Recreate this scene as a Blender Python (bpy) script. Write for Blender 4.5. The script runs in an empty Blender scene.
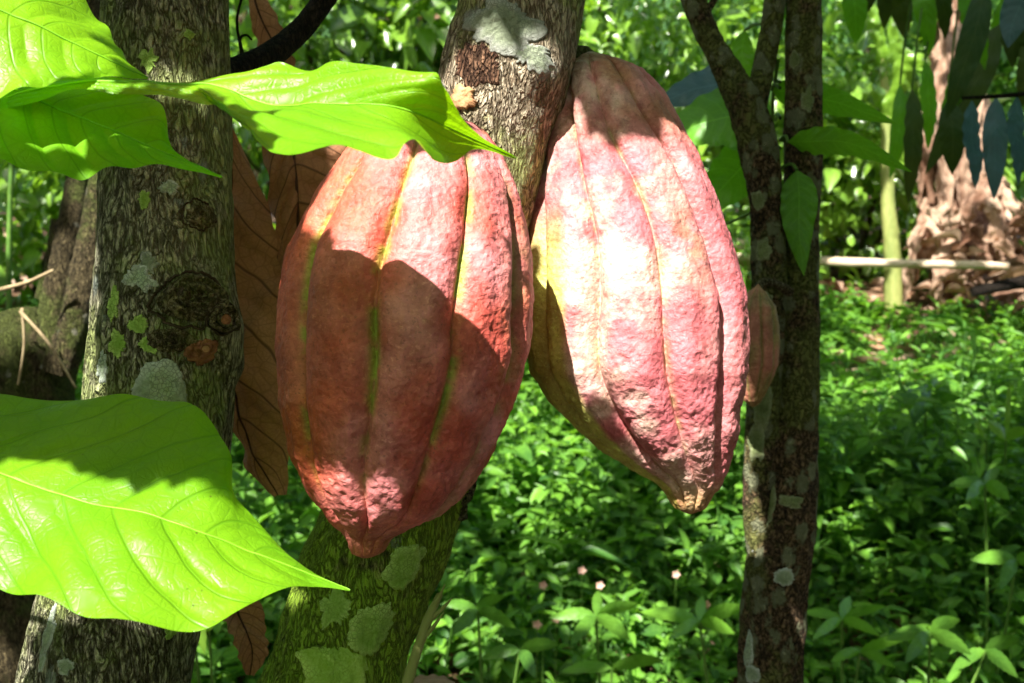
import bpy, math, random
import numpy as np
from mathutils import Vector, noise as mnoise

rng = np.random.default_rng(11)
random.seed(5)
C = bpy.context.scene.collection
R = math.radians

# ------------------------------------------------------------------ camera
F = 1000.0                                   # focal length in pixels of the 1024 wide frame
PITCH = R(9.0)
CAM = np.array([0.0, 0.0, 1.15])
FW = np.array([0, math.cos(PITCH), -math.sin(PITCH)])
UP = np.array([0, math.sin(PITCH), math.cos(PITCH)])
RT = np.array([1.0, 0, 0])

def P(x, y, d):
    x = np.asarray(x, float)[..., None]; y = np.asarray(y, float)[..., None]; d = np.asarray(d, float)[..., None]
    return CAM + FW * d + RT * (x - 512) / F * d + UP * (341.5 - y) / F * d

def proj(p):
    q = np.asarray(p) - CAM
    d = q @ FW
    return 512 + (q @ RT) / d * F, 341.5 - (q @ UP) / d * F, d

cam_d = bpy.data.cameras.new('camera')
cam = bpy.data.objects.new('camera', cam_d); C.objects.link(cam)
cam.location = CAM; cam.rotation_euler = (math.pi / 2 - PITCH, 0, 0)
cam_d.sensor_width = 36; cam_d.lens = 36 * F / 1024
cam_d.clip_start = 0.02; cam_d.clip_end = 400
cam_d.dof.use_dof = True; cam_d.dof.focus_distance = 0.50; cam_d.dof.aperture_fstop = 17
sc = bpy.context.scene; sc.camera = cam

# ------------------------------------------------------------------ light
k = FW * 1.0 + RT * 0.44 - UP * 1.06          # the way the sunlight travels
SUN = k / np.linalg.norm(k)
elev = math.asin(-SUN[2])
sun_d = bpy.data.lights.new('sun', 'SUN'); sun_d.energy = 4.8; sun_d.angle = R(0.53); sun_d.color = (1.0, 0.97, 0.91)
sun = bpy.data.objects.new('sun', sun_d); C.objects.link(sun)
sun.rotation_euler = Vector(SUN).to_track_quat('-Z', 'Y').to_euler()
w = bpy.data.worlds.new('World'); sc.world = w; w.use_nodes = True
nt = w.node_tree; bg = nt.nodes['Background']
sky = nt.nodes.new('ShaderNodeTexSky'); sky.sky_type = 'NISHITA'; sky.sun_disc = False
sky.sun_elevation = elev; sky.sun_rotation = math.atan2(-SUN[0], -SUN[1])
sky.air_density = 1.0; sky.dust_density = 2.5; sky.ozone_density = 0.8
nt.links.new(sky.outputs[0], bg.inputs[0]); bg.inputs[1].default_value = 0.125
sc.view_settings.view_transform = 'Standard'; sc.view_settings.look = 'None'
sc.view_settings.exposure = 1.65; sc.view_settings.gamma = 1.0
sc.render.engine = 'CYCLES'
sc.cycles.use_denoising = True
sc.cycles.max_bounces = 7; sc.cycles.diffuse_bounces = 4; sc.cycles.glossy_bounces = 2; sc.cycles.transmission_bounces = 4
sc.cycles.sample_clamp_indirect = 6

# ------------------------------------------------------------------ helpers
def tag(o, label=None, cat=None, group=None, kind=None):
    if label: o['label'] = label
    if cat: o['category'] = cat
    if group: o['group'] = group
    if kind: o['kind'] = kind
    return o

def empty(name, loc, label, cat, group=None):
    o = bpy.data.objects.new(name, None); C.objects.link(o); o.location = loc
    o.empty_display_size = 0.02
    return tag(o, label, cat, group)

def mesh(name, V, Q, mat, parent=None, uv=None, attrs=None, smooth=True):
    V = np.ascontiguousarray(V, dtype=np.float32).reshape(-1, 3)
    Q = np.ascontiguousarray(Q, dtype=np.int32)
    if parent is not None:
        V = V - np.array(parent.location, dtype=np.float32)
    me = bpy.data.meshes.new(name)
    n = Q.shape[1]
    me.vertices.add(len(V)); me.vertices.foreach_set('co', V.ravel())
    me.loops.add(Q.size); me.loops.foreach_set('vertex_index', Q.ravel())
    me.polygons.add(len(Q)); me.polygons.foreach_set('loop_start', np.arange(len(Q), dtype=np.int32) * n)
    me.polygons.foreach_set('use_smooth', np.full(len(Q), smooth))
    me.update(calc_edges=True)
    if uv is not None:
        l = me.uv_layers.new(name='UVMap')
        l.data.foreach_set('uv', np.asarray(uv, dtype=np.float32)[Q.ravel()].ravel())
    for k_, a in (attrs or {}).items():
        a = np.asarray(a, dtype=np.float32)
        if a.ndim == 1:
            at = me.attributes.new(k_, 'FLOAT', 'POINT'); at.data.foreach_set('value', a)
        else:
            at = me.attributes.new(k_, 'FLOAT_COLOR', 'POINT')
            at.data.foreach_set('color', np.concatenate([a, np.ones((len(a), 1), np.float32)], 1).ravel())
    me.validate()
    me.materials.append(mat)
    o = bpy.data.objects.new(name, me); C.objects.link(o)
    if parent is not None: o.parent = parent
    return o

def grid_quads(nr, nc, wrap=False):
    i = np.arange(nr - 1)[:, None]; j = np.arange(nc if wrap else nc - 1)[None, :]
    a = i * nc + j; b = i * nc + (j + 1) % nc
    return np.stack([a, b, b + nc, a + nc], -1).reshape(-1, 4)

def grid_normals(G, wrap=False):
    du = np.gradient(G, axis=0)
    if wrap: dv = np.roll(G, -1, 1) - np.roll(G, 1, 1)
    else: dv = np.gradient(G, axis=1)
    n = np.cross(dv, du); n /= np.linalg.norm(n, axis=-1, keepdims=True) + 1e-12
    return n

def spline(pts, n, ss=None):
    """Smooth curve through points of any dimension (Catmull-Rom)."""
    p = np.asarray(pts, float); m = len(p)
    if ss is None: ss = np.linspace(0, 1, n)
    u = np.clip(ss, 0, 1) * (m - 1); i = np.clip(u.astype(int), 0, m - 2); t = (u - i)[:, None]
    q = np.vstack([2 * p[0] - p[1], p, 2 * p[-1] - p[-2]])
    a, b, c, d = q[i], q[i + 1], q[i + 2], q[i + 3]
    return 0.5 * (2 * b + (c - a) * t + (2 * a - 5 * b + 4 * c - d) * t ** 2 + (3 * b - a - 3 * c + d) * t ** 3)

def nz(V, scale, seed=0.0, octv=3):
    V = np.asarray(V).reshape(-1, 3) * scale + seed
    return np.array([mnoise.fractal(Vector(v), 1.0, 2.0, octv) for v in V])

def sm(x, a, b):
    t = np.clip((x - a) / (b - a), 0, 1); return t * t * (3 - 2 * t)

# ------------------------------------------------------------------ materials
class NT:
    def __init__(s, name):
        s.m = bpy.data.materials.new(name); s.m.use_nodes = True
        s.t = s.m.node_tree; s.t.nodes.clear()
        s.out = s.t.nodes.new('ShaderNodeOutputMaterial')
    def n(s, typ, **kw):
        o = s.t.nodes.new('ShaderNode' + typ)
        for k_, v in kw.items(): setattr(o, k_, v)
        return o
    def l(s, a, b): s.t.links.new(a, b)
    def val(s, sock, v):
        if isinstance(v, (int, float, tuple)): sock.default_value = v
        else: s.l(v, sock)
    def math(s, op, a, b=0.0, c=0.0, clamp=False):
        o = s.n('Math', operation=op, use_clamp=clamp)
        s.val(o.inputs[0], a); s.val(o.inputs[1], b); s.val(o.inputs[2], c)
        return o.outputs[0]
    def mix(s, f, a, b, mode='MIX'):
        o = s.n('Mix', data_type='RGBA', blend_type=mode)
        s.val(o.inputs[0], f)
        for sock, v in ((o.inputs[6], a), (o.inputs[7], b)):
            if isinstance(v, tuple): sock.default_value = (*v, 1) if len(v) == 3 else v
            else: s.l(v, sock)
        return o.outputs[2]
    def step(s, v, a, b):
        o = s.n('MapRange', interpolation_type='SMOOTHSTEP'); s.val(o.inputs[0], v)
        o.inputs[1].default_value = a; o.inputs[2].default_value = b
        return o.outputs[0]
    def noise(s, vec, scale, det=4, rough=.55, dist=0.0):
        o = s.n('TexNoise'); s.l(vec, o.inputs['Vector']); o.inputs['Scale'].default_value = scale
        o.inputs['Detail'].default_value = det; o.inputs['Roughness'].default_value = rough; o.inputs['Distortion'].default_value = dist
        return o.outputs[0]
    def voro(s, vec, scale, feat='F1', out='Distance'):
        o = s.n('TexVoronoi', feature=feat); s.l(vec, o.inputs['Vector']); o.inputs['Scale'].default_value = scale
        return o.outputs[out]
    def mapping(s, vec, sc_):
        o = s.n('Mapping'); s.l(vec, o.inputs[0]); o.inputs['Scale'].default_value = sc_
        return o.outputs[0]
    def bump(s, h, strength, dist, nrm=None):
        o = s.n('Bump'); s.l(h, o.inputs['Height']); o.inputs['Strength'].default_value = strength; o.inputs['Distance'].default_value = dist
        if nrm is not None: s.l(nrm, o.inputs['Normal'])
        return o.outputs[0]
    def bsdf(s, col, rough, nrm=None, spec=.5, sheen=0):
        o = s.n('BsdfPrincipled'); s.val(o.inputs['Base Color'], col if not isinstance(col, tuple) else (*col, 1)); s.val(o.inputs['Roughness'], rough)
        o.inputs['Specular IOR Level'].default_value = spec
        if nrm is not None: s.l(nrm, o.inputs['Normal'])
        return o.outputs[0]

def leaf_material(name, c1, c2, trans, rough=.42, nveins=9, vein=.5, bump=.4, tw=.38, vein_col=None, spots=0.0, fine=90, spec=.5, vfade=1.0, midw=.05):
    """Leaf skin: pigment varies from leaf to leaf, pale veins run from the midrib, light passes through."""
    a = NT(name)
    uvn = a.n('UVMap'); uvn.uv_map = 'UVMap'
    sp = a.n('SeparateXYZ'); a.l(uvn.outputs[0], sp.inputs[0])
    u, v = sp.outputs[0], sp.outputs[1]
    at = a.n('Attribute'); at.attribute_name = 'lc'
    au = a.math('ABSOLUTE', a.math('MULTIPLY_ADD', u, 2.0, -1.0))
    oc = a.n('TexCoord').outputs['Object']
    wob = a.noise(oc, 30, 2)
    ph = a.math('MULTIPLY', a.math('SUBTRACT', v, a.math('MULTIPLY', a.math('POWER', au, 1.35), .17)), float(nveins))
    ph = a.math('ADD', ph, a.math('MULTIPLY', a.math('SUBTRACT', wob, .5), .25))
    fr = a.math('ABSOLUTE', a.math('SUBTRACT', a.math('FRACT', ph), .5))
    veins = a.step(fr, .44, .495)
    mid = a.math('SUBTRACT', 1.0, a.step(au, .006, midw))
    net = a.math('MAXIMUM', a.math('SUBTRACT', 1.0, a.step(a.voro(oc, fine, 'DISTANCE_TO_EDGE'), .0, .10)), a.math('MULTIPLY', a.math('SUBTRACT', 1.0, a.step(a.voro(oc, fine * 3.2, 'DISTANCE_TO_EDGE'), .0, .14)), .6))
    vm = a.math('MAXIMUM', a.math('MULTIPLY', veins, .75 * vfade), mid)
    vm2 = a.math('MAXIMUM', vm, a.math('MULTIPLY', net, .28 * vfade))
    blot = a.noise(oc, 14, 3)
    f = a.math('ADD', at.outputs['Fac'], a.math('MULTIPLY_ADD', blot, 1.3, -.65), clamp=True)
    col = a.mix(f, c1, c2)
    vc = vein_col or tuple(min(1, x * 1.5 + .03) for x in c2)
    col = a.mix(a.math('MULTIPLY', vm2, vein), col, vc)
    if spots:
        sn = a.step(a.voro(oc, 140), .0, .12)
        rn = a.step(a.noise(oc, 25, 2), .62, .66)
        col = a.mix(a.math('MULTIPLY', a.math('MULTIPLY', a.math('SUBTRACT', 1.0, sn), rn), spots), col, (.10, .07, .02))
    tc = a.mix(1.0, col, trans, 'MULTIPLY')
    h = a.math('MULTIPLY_ADD', vm2, -1.0, a.math('MULTIPLY', a.noise(oc, 60, 3), .5))
    nr = a.bump(h, bump * .7, .001)
    b = a.bsdf(col, rough, nr, spec)
    tr = a.n('BsdfTranslucent'); a.l(tc, tr.inputs[0]); a.l(nr, tr.inputs[1])
    ms = a.n('MixShader'); ms.inputs[0].default_value = tw
    a.l(b, ms.inputs[1]); a.l(tr.outputs[0], ms.inputs[2]); a.l(ms.outputs[0], a.out.inputs[0])
    return a.m

def bark_material(name, dark, light, moss, moss_amt, lich, lich_amt, lth=.60, zs=.30, bump=1.0, crack=270, patch=16):
    a = NT(name)
    oc = a.n('TexCoord').outputs['Object']
    st = a.mapping(oc, (1, 1, zs))
    warp = a.n('VectorMath', operation='MULTIPLY_ADD')
    nn = a.n('TexNoise'); a.l(st, nn.inputs['Vector']); nn.inputs['Scale'].default_value = 70; nn.inputs['Detail'].default_value = 4
    a.l(nn.outputs['Color'], warp.inputs[0]); warp.inputs[1].default_value = (.03, .03, .03); a.l(st, warp.inputs[2])
    cr = a.voro(warp.outputs[0], crack, 'DISTANCE_TO_EDGE')
    cr = a.step(cr, 0.0, .22)
    cr2 = a.step(a.voro(warp.outputs[0], crack * 2.6, 'DISTANCE_TO_EDGE'), 0, .3)
    fine = a.noise(st, 330, 6, .7)
    big = a.noise(oc, 11, 4, .6)
    t = a.math('MULTIPLY', a.math('MULTIPLY_ADD', cr, .30, .42), a.math('MULTIPLY_ADD', a.step(fine, .36, .66), 1.35, .10))
    t = a.math('ADD', t, a.math('MULTIPLY_ADD', big, 1.0, -.5), clamp=True)
    t = a.math('MULTIPLY', t, a.math('MULTIPLY_ADD', cr2, .3, .7))
    col = a.mix(t, dark, light)
    mm = a.step(a.math('ADD', a.noise(oc, 9, 5, .6), a.math('MULTIPLY', a.noise(oc, 60, 4, .7), .35)), .86 - moss_amt * .5, 1.0 - moss_amt * .5)
    col = a.mix(a.math('MULTIPLY', mm, .85), col, moss)
    deep = a.step(a.math('ADD', a.math('MULTIPLY', a.noise(st, 330, 5, .74, .5), .8), a.math('MULTIPLY', cr, .25)), .36, .60)
    col = a.mix(deep, a.mix(1.0, col, (.48, .46, .42), 'MULTIPLY'), col)
    ob = a.mapping(oc, (1, 1, .7))
    v = a.voro(ob, patch * 3.1)
    edge = a.math('ADD', v, a.math('MULTIPLY', a.noise(oc, 90, 5, .75), .9))
    sel = a.step(a.noise(oc, patch, 2), .66 - lich_amt * .3, .70 - lich_amt * .3)
    lm = a.math('MULTIPLY', a.math('SUBTRACT', 1.0, a.step(edge, lth, lth + .16)), sel)
    lc = a.mix(a.noise(oc, 220, 4), tuple(x * .55 for x in lich), lich)
    col = a.mix(lm, col, lc)
    h = a.math('ADD', a.math('MULTIPLY', cr, .7), a.math('ADD', a.math('MULTIPLY', cr2, .25), a.math('MULTIPLY', fine, .6)))
    h = a.math('ADD', a.math('ADD', h, a.math('MULTIPLY', deep, .9)), a.math('MULTIPLY', lm, .3))
    a.l(a.bsdf(col, .9, a.bump(h, bump, .0035), .2), a.out.inputs[0])
    return a.m

def plain_material(name, c1, c2, scale=40, rough=.85, bump=.5, bd=.002, stretch=(1, 1, 1), spec=.25, det=5):
    a = NT(name)
    oc = a.mapping(a.n('TexCoord').outputs['Object'], stretch)
    n1 = a.noise(oc, scale, det, .65)
    col = a.mix(a.step(n1, .3, .7), c1, c2)
    a.l(a.bsdf(col, rough, a.bump(n1, bump, bd), spec), a.out.inputs[0])
    return a.m

def lichen_material(name, c1, c2, bump=.9):
    a = NT(name)
    oc = a.n('TexCoord').outputs['Object']
    v = a.voro(oc, 300, 'SMOOTH_F1')
    n1 = a.noise(oc, 330, 6, .75, .8)
    n2 = a.noise(oc, 45, 3)
    col = a.mix(a.step(a.math('ADD', a.math('MULTIPLY', n1, .55), a.math('MULTIPLY', n2, .65)), .40, .78), c1, c2)
    cr = a.step(a.voro(oc, 420, 'DISTANCE_TO_EDGE'), 0, .14); at = a.n('Attribute'); at.attribute_name = 'lc'; rim = a.step(a.math('ADD', at.outputs['Fac'], a.math('MULTIPLY', n2, .3)), .62, 1.05); col = a.mix(rim, a.mix(1.0, col, (.72, .80, .62), 'MULTIPLY'), col); col = a.mix(a.math('MULTIPLY', a.math('SUBTRACT', 1.0, cr), a.math('MULTIPLY', a.step(n2, .40, .6), .7)), col, tuple(x * .6 for x in c1))
    h = a.math('ADD', a.math('MULTIPLY', v, .6), n1)
    a.l(a.bsdf(col, .95, a.bump(h, bump, .002), .1), a.out.inputs[0])
    return a.m

def pod_material(name):
    a = NT(name)
    oc = a.n('TexCoord').outputs['Object']
    at = a.n('Attribute'); at.attribute_name = 'pig'
    n1 = a.noise(oc, 60, 5, .65); n2 = a.noise(oc, 420, 3, .7)
    wr = a.noise(oc, 300, 3, .6, 1.4)
    wv = a.voro(oc, 340, 'SMOOTH_F1')
    col = a.mix(a.step(n1, .3, .72), a.mix(1.0, at.outputs['Color'], (.70, .56, .52), 'MULTIPLY'), a.mix(1.0, at.outputs['Color'], (1.25, 1.22, 1.2), 'MULTIPLY'))
    col = a.mix(a.math('MULTIPLY', a.step(n2, .56, .70), .35), col, a.mix(1.0, at.outputs['Color'], (1.6, 2.1, 1.8), 'MULTIPLY'))
    col = a.mix(a.math('MULTIPLY', a.step(n2, .45, .3), .40), col, (.09, .028, .018))
    sc_ = a.math('MULTIPLY', a.math('SUBTRACT', 1.0, a.step(a.voro(oc, 330), .05, .16)), a.step(a.noise(oc, 45, 2), .55, .62))
    col = a.mix(a.math('MULTIPLY', sc_, .75), col, (.07, .03, .02))
    h = a.math('ADD', a.math('MULTIPLY', wv, 1.0), a.math('ADD', a.math('MULTIPLY', wr, .9), a.math('MULTIPLY', n2, .25)))
    nr = a.bump(h, .55, .0019)
    a.l(a.bsdf(col, a.math('MULTIPLY_ADD', n1, .25, .42), nr, .4), a.out.inputs[0])
    return a.m

M = {}
M['bigleaf'] = leaf_material('fresh_leaf', (.10, .38, .008), (.28, .56, .014), (1.7, 1.4, .35), .38, 11, .6, .6, .50, vein_col=(.10, .30, .01), spots=1.0, fine=120, spec=.4, midw=.015)
M['bigleaf_low'] = leaf_material('fresh_leaf_matte', (.16, .47, .008), (.23, .54, .010), (1.5, 1.45, .4), .55, 11, .5, .5, .52, vein_col=(.07, .22, .01), spots=.8, fine=120, spec=.3, midw=.015)
M['leafmid'] = leaf_material('mid_leaf', (.09, .29, .018), (.16, .42, .026), (2.0, 1.7, .5), .36, 9, .4, .5, .45, fine=90)
M['leafdark'] = leaf_material('hanging_leaf', (.028, .075, .022), (.075, .11, .022), (1.7, 1.4, .7), .50, 10, .35, .5, .25, fine=70, spec=.3)
M['leafblue'] = leaf_material('bluish_leaf', (.030, .095, .12), (.055, .15, .19), (1.1, 1.2, 1.0), .40, 12, .35, .5, .15, fine=70, spec=.6)
M['weed'] = leaf_material('weed_leaf', (.036, .115, .022), (.17, .37, .036), (1.8, 1.8, .7), .40, 6, .3, .3, .34, fine=60, spec=.3)
M['bush'] = leaf_material('bush_leaf', (.032, .095, .014), (.20, .37, .035), (1.7, 1.7, .6), .28, 7, .2, .2, .36, fine=50, spec=.9)
M['canopy'] = leaf_material('canopy_leaf', (.045, .12, .012), (.09, .20, .016), (2.2, 1.9, .5), .5, 8, .3, .3, .34, fine=60, spec=.3)
M['dry'] = leaf_material('dried_leaf_skin', (.36, .155, .075), (.66, .36, .19), (1.5, 1.2, .9), .6, 8, .95, .9, .22, vein_col=(.035, .012, .008), fine=110, spec=.2)
M['dryb'] = leaf_material('dried_banana_skin', (.20, .10, .06), (.58, .41, .29), (1.2, 1.1, .9), .7, 14, .3, .6, .25, vein_col=(.14, .07, .04), fine=40, spec=.2)
M['rib'] = plain_material('leaf_rib', (.17, .44, .02), (.24, .52, .03), 80, .4, .2, .0005)
M['ribd'] = plain_material('dry_rib', (.05, .018, .010), (.10, .035, .018), 80, .7, .4, .001)
M['stem'] = plain_material('green_stem', (.06, .15, .02), (.13, .24, .04), 60, .5, .2, .0005)
M['stem2'] = plain_material('pale_stem', (.16, .20, .05), (.28, .29, .09), 20, .6, .3, .002, (1, 1, .2))
M['barkL'] = bark_material('grey_bark', (.085, .075, .042), (.72, .68, .46), (.32, .38, .12), .50, (.42, .46, .38), .25)
M['barkC'] = bark_material('mossy_bark', (.035, .028, .010), (.42, .38, .14), (.32, .52, .035), .80, (.34, .42, .22), .15)
M['barkCt'] = bark_material('pinkish_sunlit_bark', (.34, .25, .16), (.84, .72, .52), (.42, .48, .14), .40, (.58, .58, .50), .25)
M['barkR'] = bark_material('brown_bark', (.034, .022, .012), (.32, .20, .11), (.20, .22, .06), .46, (.34, .35, .20), 1.2, lth=.74, zs=.8, crack=150, patch=17)
M['redbark'] = bark_material('reddish_bark', (.10, .045, .025), (.34, .19, .11), (.2, .2, .06), .2, (.5, .5, .42), .0)
M['barkD'] = bark_material('dark_bark', (.010, .007, .005), (.060, .042, .028), (.02, .03, .01), .1, (.1, .1, .08), .0)
M['barkO'] = bark_material('old_bark', (.040, .030, .012), (.22, .17, .085), (.11, .14, .03), .5, (.4, .38, .28), .3)
M['lichW'] = lichen_material('pale_lichen', (.30, .34, .27), (.62, .66, .58))
M['lichG'] = lichen_material('green_lichen', (.26, .42, .07), (.52, .68, .20))
M['lichO'] = lichen_material('olive_lichen', (.15, .17, .08), (.34, .36, .20))
M['lichB'] = lichen_material('bright_green_lichen', (.34, .50, .06), (.62, .80, .22))
M['lichP'] = lichen_material('grey_lichen', (.22, .23, .18), (.47, .48, .42))
M['cut'] = plain_material('cut_wood', (.30, .14, .06), (.55, .33, .16), 120, .8, .4)
M['redwood'] = plain_material('red_inner_bark', (.12, .045, .02), (.30, .13, .06), 200, .8, .6)
M['hole'] = plain_material('knot_hollow', (.030, .020, .010), (.07, .05, .028), 90, .9, .5)
M['knot'] = bark_material('knot_bark', (.08, .06, .03), (.44, .37, .21), (.14, .16, .04), .45, (.4, .4, .3), .0, zs=.7, crack=260)
M['pod'] = pod_material('pod_skin')
M['twig'] = plain_material('dry_twig', (.24, .17, .09), (.46, .36, .20), 60, .8, .4)
M['log'] = plain_material('bleached_pole', (.42, .30, .19), (.68, .55, .40), 14, .8, .5, .004, (.2, 1, 1))
M['petal'] = plain_material('petal', (.62, .36, .26), (.80, .52, .42), 90, .6, .2)

def ground_material():
    a = NT('forest_soil')
    oc = a.n('TexCoord').outputs['Object']
    n1 = a.noise(oc, 3, 6, .65); v = a.n('TexVoronoi'); a.l(oc, v.inputs['Vector']); v.inputs['Scale'].default_value = 14
    sepc = a.n('SeparateColor'); a.l(v.outputs['Color'], sepc.inputs[0])
    lit = a.mix(sepc.outputs[0], (.10, .045, .022), (.36, .21, .12))
    col = a.mix(a.step(n1, .35, .62), (.045, .026, .014), lit)
    h = a.math('ADD', a.math('MULTIPLY', v.outputs['Distance'], .8), n1)
    a.l(a.bsdf(col, .9, a.bump(h, .8, .03), .2), a.out.inputs[0])
    return a.m
M['soil'] = ground_material()
def hill_material():
    a = NT('wooded_hillside')
    oc = a.n('TexCoord').outputs['Object']
    n1 = a.noise(oc, 1.2, 5, .65); n2 = a.voro(oc, 6)
    col = a.mix(a.step(n1, .35, .65), (.012, .035, .008), (.035, .09, .018))
    a.l(a.bsdf(col, .8, a.bump(n2, 1, .2), .2), a.out.inputs[0])
    return a.m
M['hill'] = hill_material()

# ------------------------------------------------------------------ ground
def gz(x, y):
    x = np.asarray(x, float); y = np.asarray(y, float)
    base = .105 * np.clip(y - 2, 0, 6.5) + .04 * np.clip(y - 8.5, 0, 50)
    return base + .035 * np.sin(x * 1.7 + y * .9) * np.sin(y * 1.3 - x * .4) + .02 * np.sin(x * 4.1 + 1) * np.sin(y * 3.7)
gx = np.linspace(-14, 14, 180); gy = np.linspace(-6, 16, 160)
X, Y = np.meshgrid(gx, gy); G = np.stack([X, Y, gz(X, Y)], -1)
g = mesh('ground', G, grid_quads(160, 180), M['soil']); tag(g, kind='structure')
# far terrain: reaches the horizon and rises as a wooded slope behind the plot
ax = np.linspace(-150, 150, 120); ay = np.concatenate([np.linspace(-150, 14, 40), np.linspace(14.4, 40, 40), np.linspace(42, 200, 20)])
X, Y = np.meshgrid(ax, ay)
Z = gz(np.clip(X, -14, 14), np.clip(Y, -6, 16)) - .25 + 7 * sm(Y, 13, 30) + .6 * np.sin(X * .3) * sm(Y, 13, 30)
tag(mesh('hills', np.stack([X, Y, Z], -1), grid_quads(len(ay), 120), M['hill']), kind='structure')

# ------------------------------------------------------------------ leaf meshes in bulk
def leaf_template(nl=6, shape='ovate', fold=.16, droop=.22, nc=3):
    v = np.linspace(0, 1, nl + 1)
    if shape == 'ovate': wd = np.sin(np.pi * v ** .78) ** .8
    elif shape == 'lance': wd = np.sin(np.pi * v ** .7) ** 1.0
    else: wd = (1 - v) ** .6 * np.clip(v * 6, .2, 1)
    wd[0] = .03; wd[-1] = .01
    u = np.linspace(-1, 1, nc)
    Vx = wd[:, None] * u[None] * .5
    Vy = np.repeat(v[:, None], nc, 1)
    Vz = fold * np.abs(Vx) * 1.2 - droop * v[:, None] ** 2 + .03 * np.sin(v[:, None] * 9) * np.abs(u)[None]
    V = np.stack([Vx, Vy, Vz], -1).reshape(-1, 3)
    uv = np.stack([np.repeat((u[None] + 1) / 2, nl + 1, 0), Vy], -1).reshape(-1, 2)
    return V, grid_quads(nl + 1, nc), uv

def bake_leaves(T, pos, dirv, nrm, L, W, lc):
    V, Q, uv = T
    y = dirv / (np.linalg.norm(dirv, axis=1, keepdims=True) + 1e-9)
    x = np.cross(y, nrm); x /= np.linalg.norm(x, axis=1, keepdims=True) + 1e-9
    z = np.cross(x, y)
    out = (V[None, :, 0, None] * x[:, None] * W[:, None, None] + V[None, :, 1, None] * y[:, None] * L[:, None, None]
           + V[None, :, 2, None] * z[:, None] * L[:, None, None]) + pos[:, None]
    n = len(pos); m = len(V)
    QQ = (Q[None] + (np.arange(n) * m)[:, None, None]).reshape(-1, 4)
    return out.reshape(-1, 3), QQ, np.tile(uv, (n, 1)), np.repeat(lc, m)

def merge(parts):
    V, Q, U, A = [], [], [], []; o = 0
    for v, q, u, a in parts:
        V.append(v); Q.append(q + o); U.append(u); A.append(a); o += len(v)
    return np.concatenate(V), np.concatenate(Q), np.concatenate(U), np.concatenate(A)

def sticks(p0, p1, r0, r1, sides=4):
    """Thin stems as one array: tapered prisms from p0 to p1."""
    p0 = np.atleast_2d(p0); p1 = np.atleast_2d(p1); n = len(p0)
    d = p1 - p0; d /= np.linalg.norm(d, axis=1, keepdims=True) + 1e-9
    a = np.cross(d, np.array([.3, .9, .2])); a /= np.linalg.norm(a, axis=1, keepdims=True) + 1e-9
    b = np.cross(d, a)
    th = np.arange(sides) / sides * 2 * np.pi
    ring = np.cos(th)[None, :, None] * a[:, None] + np.sin(th)[None, :, None] * b[:, None]
    r0 = np.broadcast_to(r0, (n,))[:, None, None]; r1 = np.broadcast_to(r1, (n,))[:, None, None]
    V = np.concatenate([p0[:, None] + ring * r0, p1[:, None] + ring * r1], 1)
    j = np.arange(sides); q = np.stack([j, (j + 1) % sides, (j + 1) % sides + sides, j + sides], 1)
    Q = (q[None] + (np.arange(n) * 2 * sides)[:, None, None]).reshape(-1, 4)
    V = V.reshape(-1, 3)
    return V, Q, np.zeros((len(V), 2)), np.zeros(len(V))

def unit(v): return v / (np.linalg.norm(v, axis=-1, keepdims=True) + 1e-9)

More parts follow.
